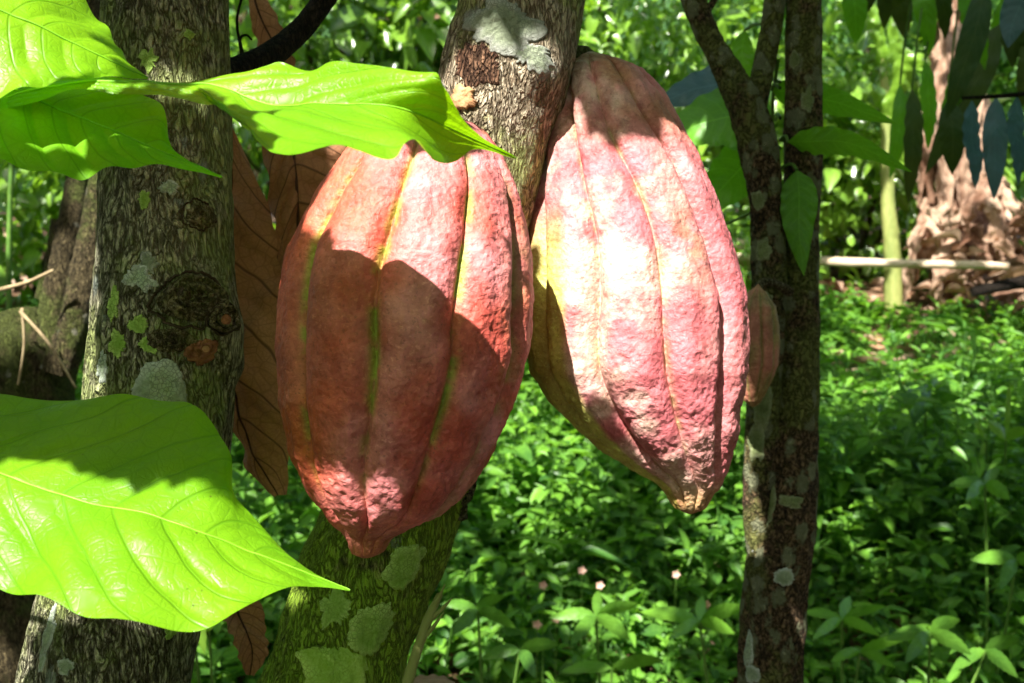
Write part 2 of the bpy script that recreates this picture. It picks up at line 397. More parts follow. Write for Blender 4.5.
# ------------------------------------------------------------------ tubes (trunks, branches, stems)
class Tube: pass
def tube(name, pts, mat, parent=None, ns=200, nc=72, rough=.05, lump=.03, world=False, seed=0.0, caps=False, lumps=()):
    """pts: (x, y, depth, half width in pixels) down the picture, or world (x, y, z, radius)."""
    c = spline(pts, ns)
    if world: ctr, rad = c[:, :3], c[:, 3]
    else: ctr = P(c[:, 0], c[:, 1], c[:, 2]); rad = c[:, 3] * c[:, 2] / F
    t = unit(np.gradient(ctr, axis=0))
    ref = np.array([0, 1.0, 0]) if abs(t[:, 1]).mean() < .8 else np.array([1.0, 0, 0])
    a = unit(np.cross(np.broadcast_to(ref, t.shape), t)); b = np.cross(t, a)
    th = np.linspace(0, 2 * np.pi, nc, endpoint=False)
    ring = np.cos(th)[None, :, None] * a[:, None] + np.sin(th)[None, :, None] * b[:, None]
    base = ctr[:, None] + ring * rad[:, None, None]
    q = base.reshape(-1, 3)
    r_mean = rad.mean()
    q2 = q * np.array([1, 1, .35])
    nn = nz(q2, .45 / r_mean, seed, 2).reshape(ns, nc) * lump + nz(q2, 3.2 / r_mean, seed + 7, 3).reshape(ns, nc) * rough
    G = base + ring * (rad[:, None] * nn)[..., None]
    T = Tube(); T.G = G
    if len(lumps):
        px, py, _ = proj(G)
        for (lx, ly, lr, lh) in lumps:
            f = np.exp(-(((px - lx) ** 2 + (py - ly) ** 2) / lr ** 2))
            fac = ((-ring) @ FW) > -.2
            G = G + ring * (f * fac * lh)[..., None]
        T.G = G
    V = G.reshape(-1, 3); Q = grid_quads(ns, nc, True)
    if caps:
        V = np.vstack([V, G[0].mean(0), G[-1].mean(0)])
        j = np.arange(nc); n0 = ns * nc
        q0 = np.stack([j, np.full(nc, n0), np.full(nc, n0), (j + 1) % nc], 1)
        tri = np.stack([(j + 1) % nc, j, np.full(nc, n0)], 1)
        tri2 = np.stack([j + (ns - 1) * nc, (j + 1) % nc + (ns - 1) * nc, np.full(nc, n0 + 1)], 1)
        T.obj = mesh(name, V[:n0], Q, mat, parent)
        # cap discs joined into the same mesh through bmesh
        import bmesh
        bm = bmesh.new(); bm.from_mesh(T.obj.data); bm.verts.ensure_lookup_table()
        off = np.array(parent.location) if parent is not None else np.zeros(3)
        for cc, tt in ((V[n0], tri), (V[n0 + 1], tri2)):
            vv = bm.verts.new(Vector(cc - off)); bm.verts.ensure_lookup_table()
            for t_ in tt: bm.faces.new((bm.verts[int(t_[0])], bm.verts[int(t_[1])], vv))
        bm.to_mesh(T.obj.data); bm.free()
    else:
        T.obj = mesh(name, V, Q, mat, parent)
    T.N = -grid_normals(G, True)
    T.N = T.N * np.where((T.N * ring).sum(-1, keepdims=True) < 0, -1, 1)
    T.ns, T.nc, T.rad, T.ctr = ns, nc, rad, ctr
    T.px, T.py, _ = proj(G)
    T.arc = np.concatenate([[0], np.cumsum(np.linalg.norm(np.diff(ctr, axis=0), axis=1))])
    return T

def sample(T, i, j):
    i = np.clip(i, 0, T.ns - 1.001); j = np.mod(j, T.nc)
    i0 = i.astype(int); j0 = j.astype(int) % T.nc; fi = (i - i0)[..., None]; fj = (j - np.floor(j))[..., None]; j1 = (j0 + 1) % T.nc
    def s(A): return (A[i0, j0] * (1 - fi) * (1 - fj) + A[i0 + 1, j0] * fi * (1 - fj) + A[i0, j1] * (1 - fi) * fj + A[i0 + 1, j1] * fi * fj)
    return s(T.G), unit(s(T.N))

def find(T, x, y):
    front = ((T.G - T.ctr[:, None]) @ FW) < -.15 * T.rad[:, None]
    dd = (T.px - x) ** 2 + (T.py - y) ** 2 + (~front) * 1e9
    return np.unravel_index(np.argmin(dd), dd.shape)

def patch(name, T, x, y, rx, ry, h, mat, parent, seed=1.0, irr=.28, ring_shape=False, label=None, fringe=1.0, r0=0.0, swirl=0.0):
    """A crust or scar on a trunk. rx, ry in pixels at the trunk (across, along)."""
    i0, j0 = find(T, x, y)
    pd = (T.G[i0, j0] - CAM) @ FW
    nr, na = 18, 120
    r = r0 + (1 - r0) * np.linspace(0, 1, nr) ** .8; a = np.linspace(0, 2 * np.pi, na, endpoint=False)
    rr = 1 + irr * np.array([mnoise.fractal(Vector((math.cos(t) * 1.3 + seed * 3.7, math.sin(t) * 1.3, seed)), 1, 2, 4) + .28 * mnoise.fractal(Vector((math.cos(t) * 5, math.sin(t) * 5, seed + 3)), .7, 2, 5) for t in a])
    U = r[:, None] * rr[None] * np.cos(a)[None] * rx * pd / F
    W = r[:, None] * rr[None] * np.sin(a)[None] * ry * pd / F
    ii = np.interp(T.arc[i0] + W, T.arc, np.arange(T.ns)); jj = j0 + U / (2 * np.pi * T.rad[i0] / T.nc)
    p, n = sample(T, ii, jj)
    if ring_shape:
        prof = np.exp(-((r - .72) / .17) ** 2) * 1.0 - .5 * np.exp(-(r / .45) ** 2)
        prof[-1] = -.25
    else:
        prof = (1 - r ** 6) ** .5 if r0 == 0 else np.sin(np.pi * np.linspace(0, 1, nr)) ** .5; prof[-1] = -.6
    hh = prof[:, None] * h * np.ones(na)
    hn = nz(p, 300, seed, 3).reshape(nr, na) * h * .45 * fringe
    hh = hh + hn * (1 - r[:, None] ** 3)
    if swirl: hh = hh + swirl * h * np.sin(r[:, None] * 17 + np.sin(a)[None] * 2.2 + seed) * (1 - r[:, None] ** 2)
    V = p + n * hh[..., None]
    o = mesh(name, V, grid_quads(nr, na, True), mat, parent, None, {'lc': np.repeat(r, na)})
    if label: o['label'] = label
    return o

# ------------------------------------------------------------------ single leaves, true surfaces in space
def blade(name, mid, e1, e2, mat, parent, quilt=.0012, nv=11, ns=140, nt=24, wav=.001, seed=0.0, bow=.0, lc=.5, slant=.17, curl=0.0):
    """mid, e1, e2: pixel+depth points of the midrib and the two margins, base to tip."""
    m, a, b = spline(mid, ns), spline(e1, ns), spline(e2, ns)
    s = np.linspace(0, 1, ns)
    rows = []
    t = np.linspace(-1, 1, 2 * nt + 1)
    W1 = P(a[:, 0], a[:, 1], a[:, 2]); W2 = P(b[:, 0], b[:, 1], b[:, 2]); WM = P(m[:, 0], m[:, 1], m[:, 2])
    G = np.empty((ns, len(t), 3))
    for k_, tt in enumerate(t):
        E = W1 if tt < 0 else W2
        G[:, k_] = WM + (E - WM) * abs(tt)
    N = grid_normals(G)
    if (N[ns // 2, nt] @ FW) > 0: N = -N
    N = N[:, nt][:, None] * .5 + N; N = unit(N)
    S, TT = np.meshgrid(s, t, indexing='ij')
    ph = nv * (S - slant * np.abs(TT) ** 1.35)
    width = np.linalg.norm(W1 - W2, axis=1); wn = np.clip(width / (width.max() + 1e-9), 0, 1)[:, None]
    q = (np.abs(np.sin(np.pi * (ph + .5))) ** .7 - .5) * quilt * np.sin(np.pi * np.clip(np.abs(TT), 0, 1) ** .8) ** .7 * wn
    lows = nz(G, 22, seed, 2).reshape(G.shape[:2]) * wav * 2.5
    edge = np.sin(S * 43 + TT * 1.5 + seed) * wav * np.abs(TT) ** 4 * wn
    bw = bow * (1 - TT ** 2) * wn
    G = G + N * (q + lows * wn + edge + bw + curl * np.abs(TT) ** 3 * wn)[..., None]
    fine = nz(G, 120, seed + 3, 2).reshape(G.shape[:2]) * quilt * .13
    G = G + N * fine[..., None]
    # the edge of a leaf is never a clean curve
    rag = nz(np.stack([s * 9, np.full(ns, seed), np.zeros(ns)], 1), 1.0, 0, 4) * .05
    G[:, 0] += (G[:, 1] - G[:, 0]) * rag[:, None] * 6; G[:, -1] += (G[:, -2] - G[:, -1]) * rag[::-1, None] * 6
    uv = np.stack([(TT + 1) / 2, S], -1).reshape(-1, 2)
    bl = mesh(name, G, grid_quads(ns, 2 * nt + 1), mat, parent, uv, {'lc': np.full(G.shape[0] * G.shape[1], lc)})
    return bl, G[:, nt], N[:, nt]

def rib_on(name, line, nrm, r0, r1, mat, parent, up=1.0):
    n = len(line); line = line + nrm * .0002 * up
    rad = np.linspace(r0, r1, n)
    t = unit(np.gradient(line, axis=0)); b = unit(np.cross(t, nrm)); a = np.cross(b, t)
    th = np.linspace(0, 2 * np.pi, 8, endpoint=False)
    G = line[:, None] + (np.cos(th)[None, :, None] * a[:, None] + np.sin(th)[None, :, None] * b[:, None]) * rad[:, None, None]
    return mesh(name, G, grid_quads(n, 8, True), mat, parent)

def leaf_thing(name, label, cat, mid, e1, e2, mat='bigleaf', rib='rib', petiole=None, group=None, rr=(.0006, .0002), **kw):
    m0 = mid[0]
    t = empty(name, tuple(P(*m0)), label, cat, group)
    bl, ml, nm = blade('blade', mid, e1, e2, M[mat], t, **kw)
    rib_on('midrib', ml, nm, rr[0], rr[1], M[rib], t)
    if petiole:
        c = spline(petiole, 30); pc = P(c[:, 0], c[:, 1], c[:, 2])
        tube('petiole', petiole, M[rib], t, 30, 10, 0, 0)
    return t

def quick_blade(parent, mid, wpx, mat, tilt=.25, lc=.5, nv=9, name='leaf', ns=50, nt=8, quilt=.0015, rib=True, skew=1.0, seed=0.0, wav=.002, bow=0.0):
    """Leaf from its midrib (x, y, depth) and half width; tilt leans the two halves to and from the viewer."""
    mid = np.asarray(mid, float); n = 9
    m = spline(mid, n); s = np.linspace(0, 1, n)
    wd = np.sin(np.pi * s ** .75) ** .85; wd[0] = .02; wd[-1] = .01
    t = np.gradient(m[:, :2], axis=0); t /= np.linalg.norm(t, axis=1, keepdims=True); nn = np.stack([-t[:, 1], t[:, 0]], 1)
    e1 = m.copy(); e2 = m.copy()
    e1[:, :2] += nn * (wd * wpx)[:, None] * skew; e2[:, :2] -= nn * (wd * wpx)[:, None] * (2 - skew)
    e1[:, 2] += wd * wpx * m[:, 2] / F * tilt; e2[:, 2] -= wd * wpx * m[:, 2] / F * tilt * .6
    bl, ml, nm = blade(name, m, e1, e2, mat, parent, quilt=quilt, nv=nv, ns=ns, nt=nt, lc=lc, seed=seed, wav=wav, bow=bow)
    return bl

# ================================================================== the cacao pods
def pod(name, label, rows, top, bottom, furrows, dfun, kz=.95, seed=0.0, pig=None, deep=.105, n=(300, 420), stalk=None, wart=.00075):
    rows = np.array(rows, float)
    ys = rows[:, 0]
    NV, NT_ = n
    v = .5 - .5 * np.cos(np.linspace(0, np.pi, NV))
    y = top + (bottom - top) * v
    yd = np.linspace(top, bottom, 600)
    # smooth margins through the measured rows; round at both ends
    def curve(col):
        c = np.interp(yd, ys, rows[:, col]); kk = np.exp(-np.linspace(-2, 2, 17) ** 2); kk /= kk.sum()
        cp = np.concatenate([np.full(8, c[0]), c, np.full(8, c[-1])]); return np.convolve(cp, kk, 'valid')
    l_, r_ = curve(1), curve(2)
    cx = np.interp(y, yd, (l_ + r_) / 2); hw = np.interp(y, yd, (r_ - l_) / 2)
    endf = np.sqrt(np.clip((y - top) / 22, 0, 1)) * np.sqrt(np.clip((bottom - y) / 6, 0, 1)); hw = hw * endf
    d = dfun(y)
    Rm = hw * d / F
    th = np.linspace(-np.pi, np.pi, NT_, endpoint=False)
    TH, VV = np.meshgrid(th, v)
    wob = nz(np.stack([np.cos(TH) * .8, np.sin(TH) * .8, VV * 3], -1), 1.0, seed, 2).reshape(TH.shape) * .10
    twist = np.interp(v, *zip(*furrows['twist']))[:, None]; twist = np.convolve(np.pad(twist[:, 0], 15, 'edge'), np.ones(31) / 31, 'valid')[:, None]
    f0 = furrows['first']; sp_ = 2 * np.pi / 10
    a = (TH + wob - twist - f0) / sp_
    near = np.round(a); q = np.abs(a - near) * 2
    isdeep = (np.mod(near, 2) == furrows.get('odd', 0))
    amp = np.where(isdeep, deep, deep * .62)
    fade = sm(VV, 0, .04)
    m = 1 - amp * (1 - q) ** 2.6 * fade - .034 * np.exp(-(q / .06) ** 2) * fade + .016 * np.sin(np.pi * q) ** 2
    m *= .993
    Xc = ((cx - 512) / F * d)[:, None] + Rm[:, None] * np.sin(TH) * m
    Yc = ((341.5 - y) / F * d)[:, None] * np.ones_like(TH)
    Dc = d[:, None] - Rm[:, None] * kz * np.cos(TH) * m
    G = CAM + FW * Dc[..., None] + RT * Xc[..., None] + UP * Yc[..., None]
    nrm = grid_normals(G, True)
    rad_dir = RT * np.sin(TH)[..., None] - FW * np.cos(TH)[..., None]
    if (nrm * rad_dir).sum(-1).mean() < 0: nrm = -nrm
    w1 = nz(G, 75, seed + 2, 2).reshape(TH.shape); w2 = nz(G, 210, seed + 5, 2).reshape(TH.shape)
    lobe = .35 + .65 * sm(q, .08, .45)
    rug = .60 + .55 * sm(VV, .35, .85)
    disp = (w1 * wart * 1.5 + (1 - np.abs(w2) * 2.2) * wart * .75) * lobe * rug
    G = G + nrm * (disp * np.clip(Rm / Rm.max() * 3, 0, 1)[:, None])[..., None]
    # pigment, with a painted shade patch on the pink pod
    nA = nz(G, 26, seed + 9, 3).reshape(TH.shape); nB = nz(G, 70, seed + 4, 3).reshape(TH.shape)
    col = pig(TH, VV, q, near, nA, nB)
    loc = tuple(P(cx[0], top, d[0]))
    t = empty(name, loc, label, 'cacao pod', 'cacao pods growing on the trunks')
    mesh('husk', G, grid_quads(NV, NT_, True), M['pod'], t, None, {'pig': col.reshape(-1, 3)})
    if stalk:
        tube('stalk', stalk, M['knot'], t, 40, 24, .08, .1)
    return t

def lerp(a, b, f): return a + (b - a) * f[..., None]

def pig1(TH, VV, q, near, nA, nB):
    red = np.array([.56, .105, .080]); rust = np.array([.52, .115, .048]); green = np.array([.32, .40, .05]); pink = np.array([.64, .22, .23])
    c = lerp(np.broadcast_to(red, TH.shape + (3,)), pink, np.clip(.5 + nA * 1.3, 0, 1))
    c = lerp(c, rust, np.clip(sm(-TH, -.1, .9) * .7 * (1 - sm(VV, .75, .95)), 0, 1))
    fur = np.exp(-(q / .13) ** 2) * np.clip(1.05 + nB * 2.4, .15, 1) * (1 - sm(VV, .62, .92)) * (.45 + .55 * sm(VV, .0, .35))
    c = lerp(c, green, fur * .97)
    c = lerp(c, np.array([.34, .22, .09]), np.clip(sm(TH, .75, 1.15), 0, 1) * np.clip(.5 + nB, 0, 1) * .55)
    c = lerp(c, np.array([.36, .13, .05]), sm(VV, .90, .98) * .7)
    return c
def pig2(TH, VV, q, near, nA, nB):
    pink = np.array([.60, .25, .25]); cream = np.array([.64, .45, .37]); olive = np.array([.52, .56, .12]); red = np.array([.54, .15, .17])
    c = lerp(np.broadcast_to(pink, TH.shape + (3,)), red, np.clip(.35 + nA * 1.8, 0, 1))
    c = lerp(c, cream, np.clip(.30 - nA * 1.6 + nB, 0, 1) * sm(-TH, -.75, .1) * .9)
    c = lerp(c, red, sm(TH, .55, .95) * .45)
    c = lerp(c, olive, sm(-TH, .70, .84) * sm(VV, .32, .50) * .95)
    c = lerp(c, np.array([.36, .28, .09]), (1 - sm(VV, .10, .28)) * np.clip(.50 + nA * 1.6, 0, 1) * .6)
    c = lerp(c, np.array([.34, .17, .09]), np.exp(-((TH - .45) / .22) ** 2 - ((VV - .44) / .10) ** 2) * np.clip(.8 + nB * 2, 0, 1) * .8)  # painted shade: soft brown patch right of the middle
    fur = np.exp(-(q / .10) ** 2) * np.clip(.5 + nB * 1.5, .1, 1)
    c = lerp(c, np.array([.42, .38, .14]), fur * .6)
    c = lerp(c, np.array([.38, .26, .07]), sm(VV, .90, .97) * .7)
    return c
def pig3(TH, VV, q, near, nA, nB):
    c = lerp(np.broadcast_to(np.array([.52, .20, .15]), TH.shape + (3,)), np.array([.34, .24, .10]), np.clip(.5 + nA * 1.4, 0, 1))
    return lerp(c, np.array([.22, .24, .07]), np.exp(-(q / .25) ** 2) * .7)

pod1 = pod('cacao_pod', 'large red cacao pod with yellow green furrows hanging in front of the leaning mossy trunk',
    [(112, 418, 452), (120, 390, 470), (135, 362, 488), (150, 346, 500), (180, 326, 513), (200, 313, 521), (250, 288, 531), (300, 279, 534), (350, 277, 529), (400, 280, 516),
     (450, 291, 493), (480, 304, 475), (500, 316, 459), (515, 328, 440), (524, 336, 418), (531, 342, 402), (537, 345, 392), (545, 348, 388), (552, 350, 384), (557, 353, 378)],
    106, 558, {'first': -.06, 'twist': [(0, .05), (.3, 0), (1, -.14)], 'odd': 0}, lambda y: .52 - .015 * np.clip((y - 106) / 450, 0, 1), pig=pig1, seed=1.3,
    stalk=[(500, 146, .590, 11), (472, 138, .560, 8), (446, 128, .530, 8), (434, 130, .522, 11)])
pod2 = pod('cacao_pod', 'paler pink cacao pod with olive shaded flank hanging to the right of the leaning trunk',
    [(52, 574, 600), (56, 566, 616), (62, 561, 632), (80, 553, 652), (100, 549, 668), (130, 543, 683), (160, 538, 699), (200, 531, 716), (250, 527, 734), (300, 525, 746), (350, 526, 748), (372, 530, 747),
     (400, 549, 742), (430, 577, 737), (450, 602, 732), (470, 634, 726), (485, 658, 721), (497, 667, 712), (504, 671, 708), (510, 676, 703), (514, 682, 698)],
    50, 514, {'first': .14, 'twist': [(0, -.50), (.1, -.42), (.2, -.28), (.32, -.10), (.5, 0), (1, -.03)], 'odd': 1}, lambda y: .625 - .02 * np.clip((y - 50) / 450, 0, 1), pig=pig2, seed=4.1, deep=.18,
    stalk=[(545, 66, .60, 10), (562, 58, .615, 9), (582, 56, .625, 10), (590, 66, .625, 12)])
pod3 = pod('cacao_pod', 'small brownish unripe cacao pod pressed against the thin double trunk, mostly behind the pink pod',
    [(286, 752, 764), (291, 744, 770), (308, 734, 776), (338, 728, 780), (365, 730, 778), (388, 738, 768), (404, 746, 760)],
    284, 407, {'first': .1, 'twist': [(0, 0), (1, 0)], 'odd': 0}, lambda y: .93 + 0 * y, pig=pig3, seed=7.7, n=(110, 160), wart=.0006,
    stalk=[(790, 292, .97, 5), (776, 284, .955, 4), (762, 282, .94, 4), (757, 292, .93, 5)])

# ================================================================== the three cacao trees
TG = 'cacao trees of the plot'
# left tree
treeL = empty('cacao_tree', (float(P(95, 683, .62)[0]) - .05, float(P(95, 683, .62)[1]) + .02, 0.0), 'thick grey barked cacao tree with knots and pale lichen, left of the red pod', 'tree', TG)
TL = tube('trunk', [(172, -1700, .62, 52), (170, -900, .62, 58), (168, -300, .62, 60), (167, 0, .62, 61), (166, 150, .62, 63), (164, 300, .62, 68), (158, 420, .62, 73), (136, 540, .62, 75), (106, 680, .625, 80), (60, 900, .63, 84), (10, 1150, .64, 90), (-30, 1500, .65, 100), (-60, 2110, .67, 120)],
          M['barkL'], treeL, 620, 160, .055, .05, seed=2.0, lumps=[(195, 300, 32, .006), (205, 215, 20, .003), (222, 330, 24, .007), (232, 365, 20, .005)])
patch('knot', TL, 194, 299, 32, 24, .0048, M['knot'], treeL, 2.0, .16, swirl=.40)
patch('knot_rim', TL, 194, 298, 36, 28, .0016, M['hole'], treeL, 2.6, .30, r0=.90)
patch('knot', TL, 201, 216, 16, 12, .0020, M['knot'], treeL, 3.3, .15, swirl=.35)
patch('knot_rim', TL, 200, 214, 19, 15, .0010, M['hole'], treeL, 3.9, .35, r0=.88)
patch('knot', TL, 170, 340, 22, 12, .0022, M['knot'], treeL, 5.3, .2, swirl=.4)
patch('knot_rim', TL, 222, 320, 15, 15, .0050, M['hole'], treeL, 5.9, .22, r0=.80)
patch('knot_rim', TL, 222, 320, 12.5, 12.5, .0064, M['knot'], treeL, 6.9, .08, r0=.62)
patch('knot_hole', TL, 181, 295, 7, 7.5, .0050, M['hole'], treeL, 4.0, .15)
patch('bark_scar', TL, 199, 352, 15, 13, .0022, M['redwood'], treeL, 4.6, .3, swirl=.2)
def stub(parent, T, x, y, rpx, hgt, mat_side, mat_cut):
    i, j = find(T, x, y); p, n = T.G[i, j], T.N[i, j]
    n = unit(n * 1.0 - FW * .8 - UP * .2)
    r = rpx * .58 / F
    ang = unit(np.cross(n, [0, 0, 1.])); bb = np.cross(n, ang)
    th = np.linspace(0, 2 * np.pi, 28, endpoint=False)
    prof = [(1.25, -.004), (1.1, hgt * .3), (1.0, hgt * .8), (.96, hgt), (.80, hgt * 1.05), (.72, hgt * .92)]
    G = np.array([[p + (ang * math.cos(t) + bb * math.sin(t)) * r * k_ * (1 + .07 * math.sin(3 * t + k_ * 9)) + n * h_ for t in th] for k_, h_ in prof])
    o = mesh('branch_stub', G, grid_quads(len(prof), 28, True), mat_side, parent)
    prof = [(.73, hgt * .94), (.5, hgt * .97), (.25, hgt * .92), (.02, hgt * .95)]
    G = np.array([[p + (ang * math.cos(t) + bb * math.sin(t)) * r * k_ + n * h_ for t in th] for k_, h_ in prof])
    mesh('cut_face', G - np.array(parent.location), grid_quads(len(prof), 28, True), mat_cut, o)
    o.data.materials[0] = mat_side
    return o
stub(treeL, TL, 222, 320, 7.5, .0075, M['knot'], M['redwood'])
stub(treeL, TL, 206, 346, 5, .0055, M['redwood'], M['cut'])
patch('lichen_patch', TL, 161, 388, 27, 27, .0018, M['lichW'], treeL, 6.0, .22, label='round chalky green lichen patch just above the lower big leaf')
patch('lichen_patch', TL, 139, 276, 15, 13, .0012, M['lichW'], treeL, 7.1, .5)
patch('lichen_patch', TL, 148, 262, 12, 9, .0009, M['lichP'], treeL, 8.1, .6)
patch('lichen_patch', TL, 170, 189, 10, 7, .0009, M['lichW'], treeL, 9.1, .5)
patch('lichen_patch', TL, 146, 200, 7, 8, .0008, M['lichG'], treeL, 10.1, .6)
patch('lichen_patch', TL, 113, 305, 6, 17, .0010, M['lichG'], treeL, 11.1, .6)
patch('lichen_patch', TL, 137, 323, 11, 8, .0009, M['lichG'], treeL, 12.1, .6)
patch('lichen_patch', TL, 117, 343, 10, 12, .0009, M['lichG'], treeL, 13.1, .6)
patch('lichen_patch', TL, 148, 346, 9, 8, .0008, M['lichG'], treeL, 14.1, .6)
patch('lichen_patch', TL, 104, 368, 7, 16, .0010, M['lichW'], treeL, 15.1, .5)
patch('lichen_patch', TL, 148, 62, 8, 10, .0009, M['lichG'], treeL, 16.1, .6)
patch('lichen_patch', TL, 190, 34, 5, 5, .0008, M['lichG'], treeL, 17.1, .5)
patch('lichen_patch', TL, 48, 632, 7, 22, .0010, M['lichW'], treeL, 18.1, .6)
patch('lichen_patch', TL, 42, 662, 5, 10, .0009, M['lichW'], treeL, 19.1, .5)
patch('lichen_patch', TL, 65, 668, 7, 9, .0009, M['lichW'], treeL, 20.1, .5)
patch('lichen_patch', TL, 172, 633, 8, 6, .0009, M['lichG'], treeL, 21.1, .5)
tube('branch', [(205, 92, .635, 15), (232, 74, .66, 15), (262, 60, .68, 13), (290, 40, .70, 12), (314, 14, .71, 11), (340, -30, .72, 11), (390, -140, .74, 10), (420, -330, .78, 9)], M['barkD'], treeL, 90, 40, .05, .05, seed=5)
tube('twig', [(244, 70, .69, 1.6), (240, 45, .69, 1.5), (237, 20, .69, 1.4), (243, -5, .69, 1.3), (258, -40, .69, 1.3)], M['barkD'], treeL, 30, 8, .0, .0)
tube('twig', [(245, 60, .685, 1.4), (240, 40, .685, 1.4), (246, 35, .685, 1.2), (252, 40, .685, 1.0)], M['barkD'], treeL, 24, 8, .0, .0)

# leaning tree that carries the two pods
treeC = empty('cacao_tree', (float(P(335, 683, .62)[0]) - .12, float(P(335, 683, .62)[1]) + .03, 0.0), 'leaning cacao tree with mossy lichen crusted base that carries the two big pods', 'tree', TG)
TCb = tube('trunk', [(575, -900, .60, 52), (548, -300, .60, 60), (521, 0, .60, 64), (508, 60, .60, 66), (488, 150, .605, 60), (462, 250, .61, 60), (440, 350, .615, 60), (418, 450, .62, 63), (382, 545, .62, 68), (344, 640, .62, 66), (332, 683, .62, 67), (240, 900, .64, 76), (130, 1200, .66, 86), (40, 1500, .68, 95), (-20, 2040, .70, 110)],
          M['barkC'], treeC, 620, 150, .06, .055, seed=11.0, lumps=[(468, 105, 24, .005), (540, 70, 26, .004), (300, 560, 20, .003)])
TCb.obj.data.materials.append(M['barkCt'])  # upper trunk: less mossy tan bark, also paler to carry a sunlit look
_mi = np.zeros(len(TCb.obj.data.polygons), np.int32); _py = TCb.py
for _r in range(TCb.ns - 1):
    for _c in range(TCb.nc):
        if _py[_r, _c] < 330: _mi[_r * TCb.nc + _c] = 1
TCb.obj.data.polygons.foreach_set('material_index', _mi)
patch('bark_scar', TCb, 474, 66, 24, 20, .0010, M['redbark'], treeC, 31.0, .5)
patch('lichen_patch', TCb, 508, 22, 40, 23, .0016, M['lichP'], treeC, 22.0, .55, label='grey lichen patch across the upper trunk')
patch('lichen_patch', TCb, 530, 52, 24, 16, .0013, M['lichP'], treeC, 22.6, .6)
patch('lichen_patch', TCb, 403, 566, 19, 25, .0016, M['lichG'], treeC, 23.0, .25)
patch('lichen_patch', TCb, 421, 553, 6, 8, .0012, M['lichG'], treeC, 23.7, .25)
patch('lichen_patch', TCb, 373, 630, 24, 30, .0016, M['lichG'], treeC, 24.0, .3)
patch('lichen_patch', TCb, 332, 668, 33, 22, .0026, M['lichB'], treeC, 25.0, .3, label='bright green lichen rosette at the foot of the trunk')
patch('lichen_patch', TCb, 335, 608, 16, 16, .0012, M['lichG'], treeC, 26.0, .6)
patch('moss_cushion', TCb, 462, 98, 14, 12, .0030, M['cut'], treeC, 27.0, .4, label='pale swollen scar on the bark behind the leaf edge')
patch('knot', TCb, 476, 505, 14, 20, .0030, M['knot'], treeC, 28.0, .5, True)
sp_ = empty('dried_sprout', tuple(P(385, 700, .60)), 'thin broken yellow green sprout beside the foot of the leaning mossy trunk', 'sprout')
tube('stem', [(385, 760, .575, 7), (402, 700, .575, 6), (416, 655, .575, 5), (428, 620, .575, 5), (440, 594, .575, 3)], M['stem2'], sp_, 50, 14, .10, .1, seed=3)
for a_, b_ in (((432, 618), (452, 598)), ((430, 612), (445, 584)), ((422, 640), (444, 612))):
    tube('splinter', [(a_[0], a_[1], .575, 2.5), ((a_[0] + b_[0]) / 2 + 1, (a_[1] + b_[1]) / 2, .573, 2), (b_[0], b_[1], .571, .6)], M['stem2'], sp_, 14, 8, .1, .1)

# thin double-stemmed tree on the right
treeR = empty('cacao_tree', (float(P(770, 683, 1.0)[0]), float(P(770, 683, 1.0)[1]), 0.0), 'slender brown cacao tree with two stems and pale lichen spots, right of the pink pod', 'tree', TG)
TR = tube('trunk', [(812, -1400, 1.0, 14), (806, -300, 1.0, 16), (804, 0, 1.0, 18), (803, 120, 1.0, 18.5), (800, 250, 1.0, 19), (798, 330, 1.0, 21), (794, 420, 1.0, 24), (785, 520, 1.0, 31), (775, 600, 1.0, 32), (770, 683, 1.0, 32), (765, 900, 1.02, 36), (760, 1200, 1.04, 44), (758, 1420, 1.06, 60)],
          M['barkR'], treeR, 420, 96, .07, .09, seed=21.0)
TR2 = tube('stem', [(690, -300, 1.0, 11), (678, -120, 1.0, 11), (684, -40, 1.0, 11.5), (701, 20, 1.0, 12), (722, 62, .995, 13), (745, 105, .99, 18), (759, 150, .99, 19), (766, 210, .99, 17), (768, 290, .99, 17), (766, 360, .99, 17), (762, 430, .99, 16), (758, 500, .99, 15), (762, 560, 1.0, 14), (768, 640, 1.005, 13)],
           M['barkR'], treeR, 260, 72, .09, .12, seed=23.0)
tube('branch', [(748, 125, .99, 13), (758, 92, .995, 12), (767, 50, 1.0, 11), (774, 10, 1.0, 10), (781, -60, 1.0, 10), (790, -260, 1.0, 8)], M['barkR'], treeR, 80, 40, .08, .1, seed=25)
tube('branch', [(700, 20, 1.0, 4), (716, -6, 1.0, 3.4), (722, -60, 1.0, 3)], M['barkR'], treeR, 30, 16, .05, .1, seed=26)
for i_, (x, y, rx, ry, mt) in enumerate([(762, 405, 10, 26, 'lichO'), (757, 445, 9, 20, 'lichO'), (755, 528, 8, 24, 'lichW'), (783, 578, 10, 9, 'lichW'), (752, 540, 7, 14, 'lichP'), (748, 650, 6, 18, 'lichW'), (790, 500, 12, 7, 'lichO'), (808, 100, 7, 12, 'lichO'), (795, 60, 6, 9, 'lichO'), (806, 200, 5, 6, 'lichO'), (763, 250, 9, 12, 'lichO'), (758, 200, 8, 10, 'lichO'), (764, 300, 9, 9, 'lichO'), (770, 505, 6, 20, 'lichO'), (752, 673, 9, 9, 'lichW')]):
    patch('lichen_patch', TR2 if (x < 772 and y < 470) else TR, x, y, rx, ry, .0012, M[mt], treeR, 40.0 + i_, .36)

